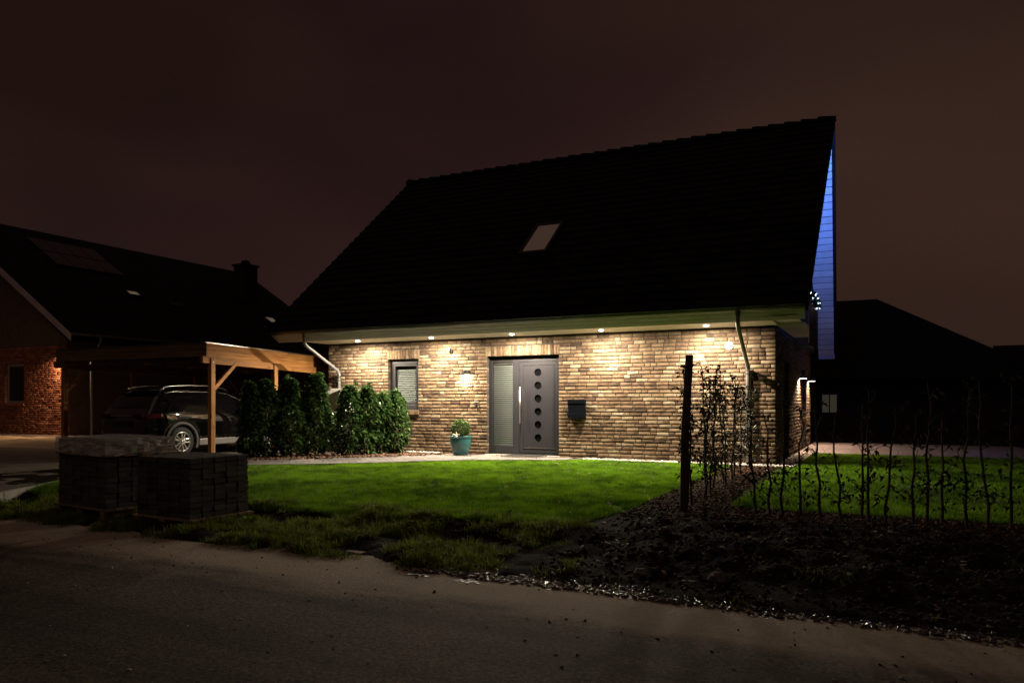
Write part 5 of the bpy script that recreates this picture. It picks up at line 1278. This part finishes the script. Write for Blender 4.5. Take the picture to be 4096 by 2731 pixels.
ch = MB(); ch.box(-29.1, -28.3, 13.5, 14.4, 5.8, 8.55); ch.box(-29.18, -28.22, 13.42, 14.48, 8.55, 8.65); cho = ch.build('chimney', M['far_wall'], nro); MB().lathe([(.26, 0), (.24, .14), (.16, .24), (0, .28)], (-28.7, 13.95, 8.65), 12).build('chimney_cowl', M['far_wall'], cho)
t = thing('neighbour_lamp', 'lamp above the red brick corner, mostly hidden by the carport', 'lamp', (-24.75, NY, 3.1))
MB().box(-24.90, -24.74, NY-.22, NY, 3.11, 3.21).build('housing', M['black'], t); MB().box(-24.88, -24.76, NY-.20, NY-.06, 3.10, 3.108).build('lens', M['led_side'], t)
disc_lamp('neighbour_beam', (-24.80, NY-.17, 3.06), P_NEIGH, .10, (1.0, .62, .34), t, 160)
le = tag(empty('paved_ledge', (-26, 1, 0)), kind='structure')
for k in range(24): MB().box(-32+k*.4, -32+k*.4+.392, .35, 1.42, -.02, .09, tone=rng.random()).build('slab', M['slab'], le)
xs = np.linspace(-34, -17.5, 90); ysn = np.linspace(-3.2, .34, 30); X, Y = np.meshgrid(xs, ysn); Z = -.02 + .11*ss(-3.2, -1.6, Y)*(.5+fbm(X*1.2, Y*1.2, 2)) + .05*(fbm(X*4, Y*4, 7)-.5)*ss(-3.0, -2, Y)
i = (np.arange(89)[None, :] + 90*np.arange(29)[:, None]).ravel()
tag(link('sand_bed', fast_mesh('sand_bed', np.stack([X.ravel(), Y.ravel(), Z.ravel()], 1), np.stack([i, i+1, i+91, i+90], 1), smooth=True), M['sand']), kind='structure')

# ------------------------------------------------------------------ dark houses behind on the right
def far_house(name, label, x0, x1, y0, y1, ze, zr, rz_axis, wins=()):
    t = thing(name, label, 'house', ((x0+x1)/2, (y0+y1)/2, 0))
    MB().box(x0, x1, y0, y1, -.3, ze).build('wall', M['far_wall'], t)
    r_ = MB(); o = .5
    if rz_axis == 'y': r_.prism([(x0-o, ze-.3), (x1+o, ze-.3), ((x0+x1)/2+.0, zr)], 'y', y0-o, y1+o)
    else: r_.prism([(y0-o, ze-.3), (y1+o, ze-.3), ((y0+y1)/2, zr)], 'x', x0-o, x1+o)
    ro = r_.build('roof', M['tile'], t)
    for (a, c, d, e, yv, mt) in wins:
        f = MB()
        for (p, q, u, v) in ((a-.08, a, d-.08, e+.08), (c, c+.08, d-.08, e+.08), (a, c, d-.08, d), (a, c, e, e+.08)): f.box(p, q, yv-.03, yv+.0, u, v)
        w = f.build('window', M['anthr2'], t); MB().box(a, c, yv-.02, yv-.015, d, e).build('pane', M[mt], w); MB().box((a+c)/2-.025, (a+c)/2+.025, yv-.035, yv-.021, d, e).build('mullion', M['anthr2'], w)
    return t
fh = far_house('far_house', 'dark hipped roof house behind the right lawn', -9.0, 8.4, 23.0, 31, 2.5, 2.6, 'x', [(-.62, .02, .82, 1.66, 23.0, 'winlit')])
hp = MB(); A = [(-9.5, 22.5, 2.6), (9.0, 22.5, 2.2), (9.0, 31.5, 2.2), (-9.5, 31.5, 2.6), (-9.5, 27, 6.62), (1.72, 27, 6.60)]
hp.add(A, [(0,1,5,4), (1,2,5), (2,3,4,5), (0,4,3), (0,3,2,1)]); hp.build('hipped_roof', M['tile'], fh)
far_house('far_house', 'low dark house at the far right edge', 8.2, 19.5, 30.0, 40, 2.2, 4.55, 'x')
t = thing('far_lamp', 'tiny orange lamp glowing far off at the right edge', 'lamp', (11.5, 55, 0))
MB().tube([(11.85, 55.6, -.3), (11.85, 55.6, 1.6)], .04, 8).build('post', M['black'], t); MB().lathe([(0, .14), (.08, .1), (.1, 0), (.08, -.1), (0, -.14)], (11.85, 55.6, 1.7), 12).build('globe', M['lampfar'], t)

# ------------------------------------------------------------------ garland with lights on the balcony rail
t = thing('light_garland', 'fir garland with bluish white lights along the balcony rail', 'garland', (.58, 2.0, 3.58))
n = 900; yv = nrs.uniform(.9, 3.3, n); sag = .05*np.sin(yv*5)
P = np.stack([.60+.022*nrs.randn(n), yv, 3.60+sag+.035*nrs.randn(n)], 1); leaf_cloud('foliage', P, nrs.randn(n, 3), .065, M['garland'], t, .16)
for k in range(13):
    y = .95+k*.19; p = (.62+rng.uniform(-.03, .03), y, 3.60+.05*math.sin(y*5)+rng.uniform(-.06, .06))
    MB().lathe([(0, -.022), (.015, -.012), (.018, 0), (.013, .014), (0, .022)], p, 8).build('bulb', M['led_blue'], t)
d = bpy.data.lights.new('garland_glow', 'AREA'); d.shape = 'RECTANGLE'; d.size = .05; d.size_y = 2.2; d.energy = P_BLUE; d.color = (.09, .23, 1.0)
o = bpy.data.objects.new('garland_glow', d); COL.objects.link(o); o.location = (.30, 2.1, 3.72); o.rotation_euler = (R(180-8), 0, 0); setpar(o, t)
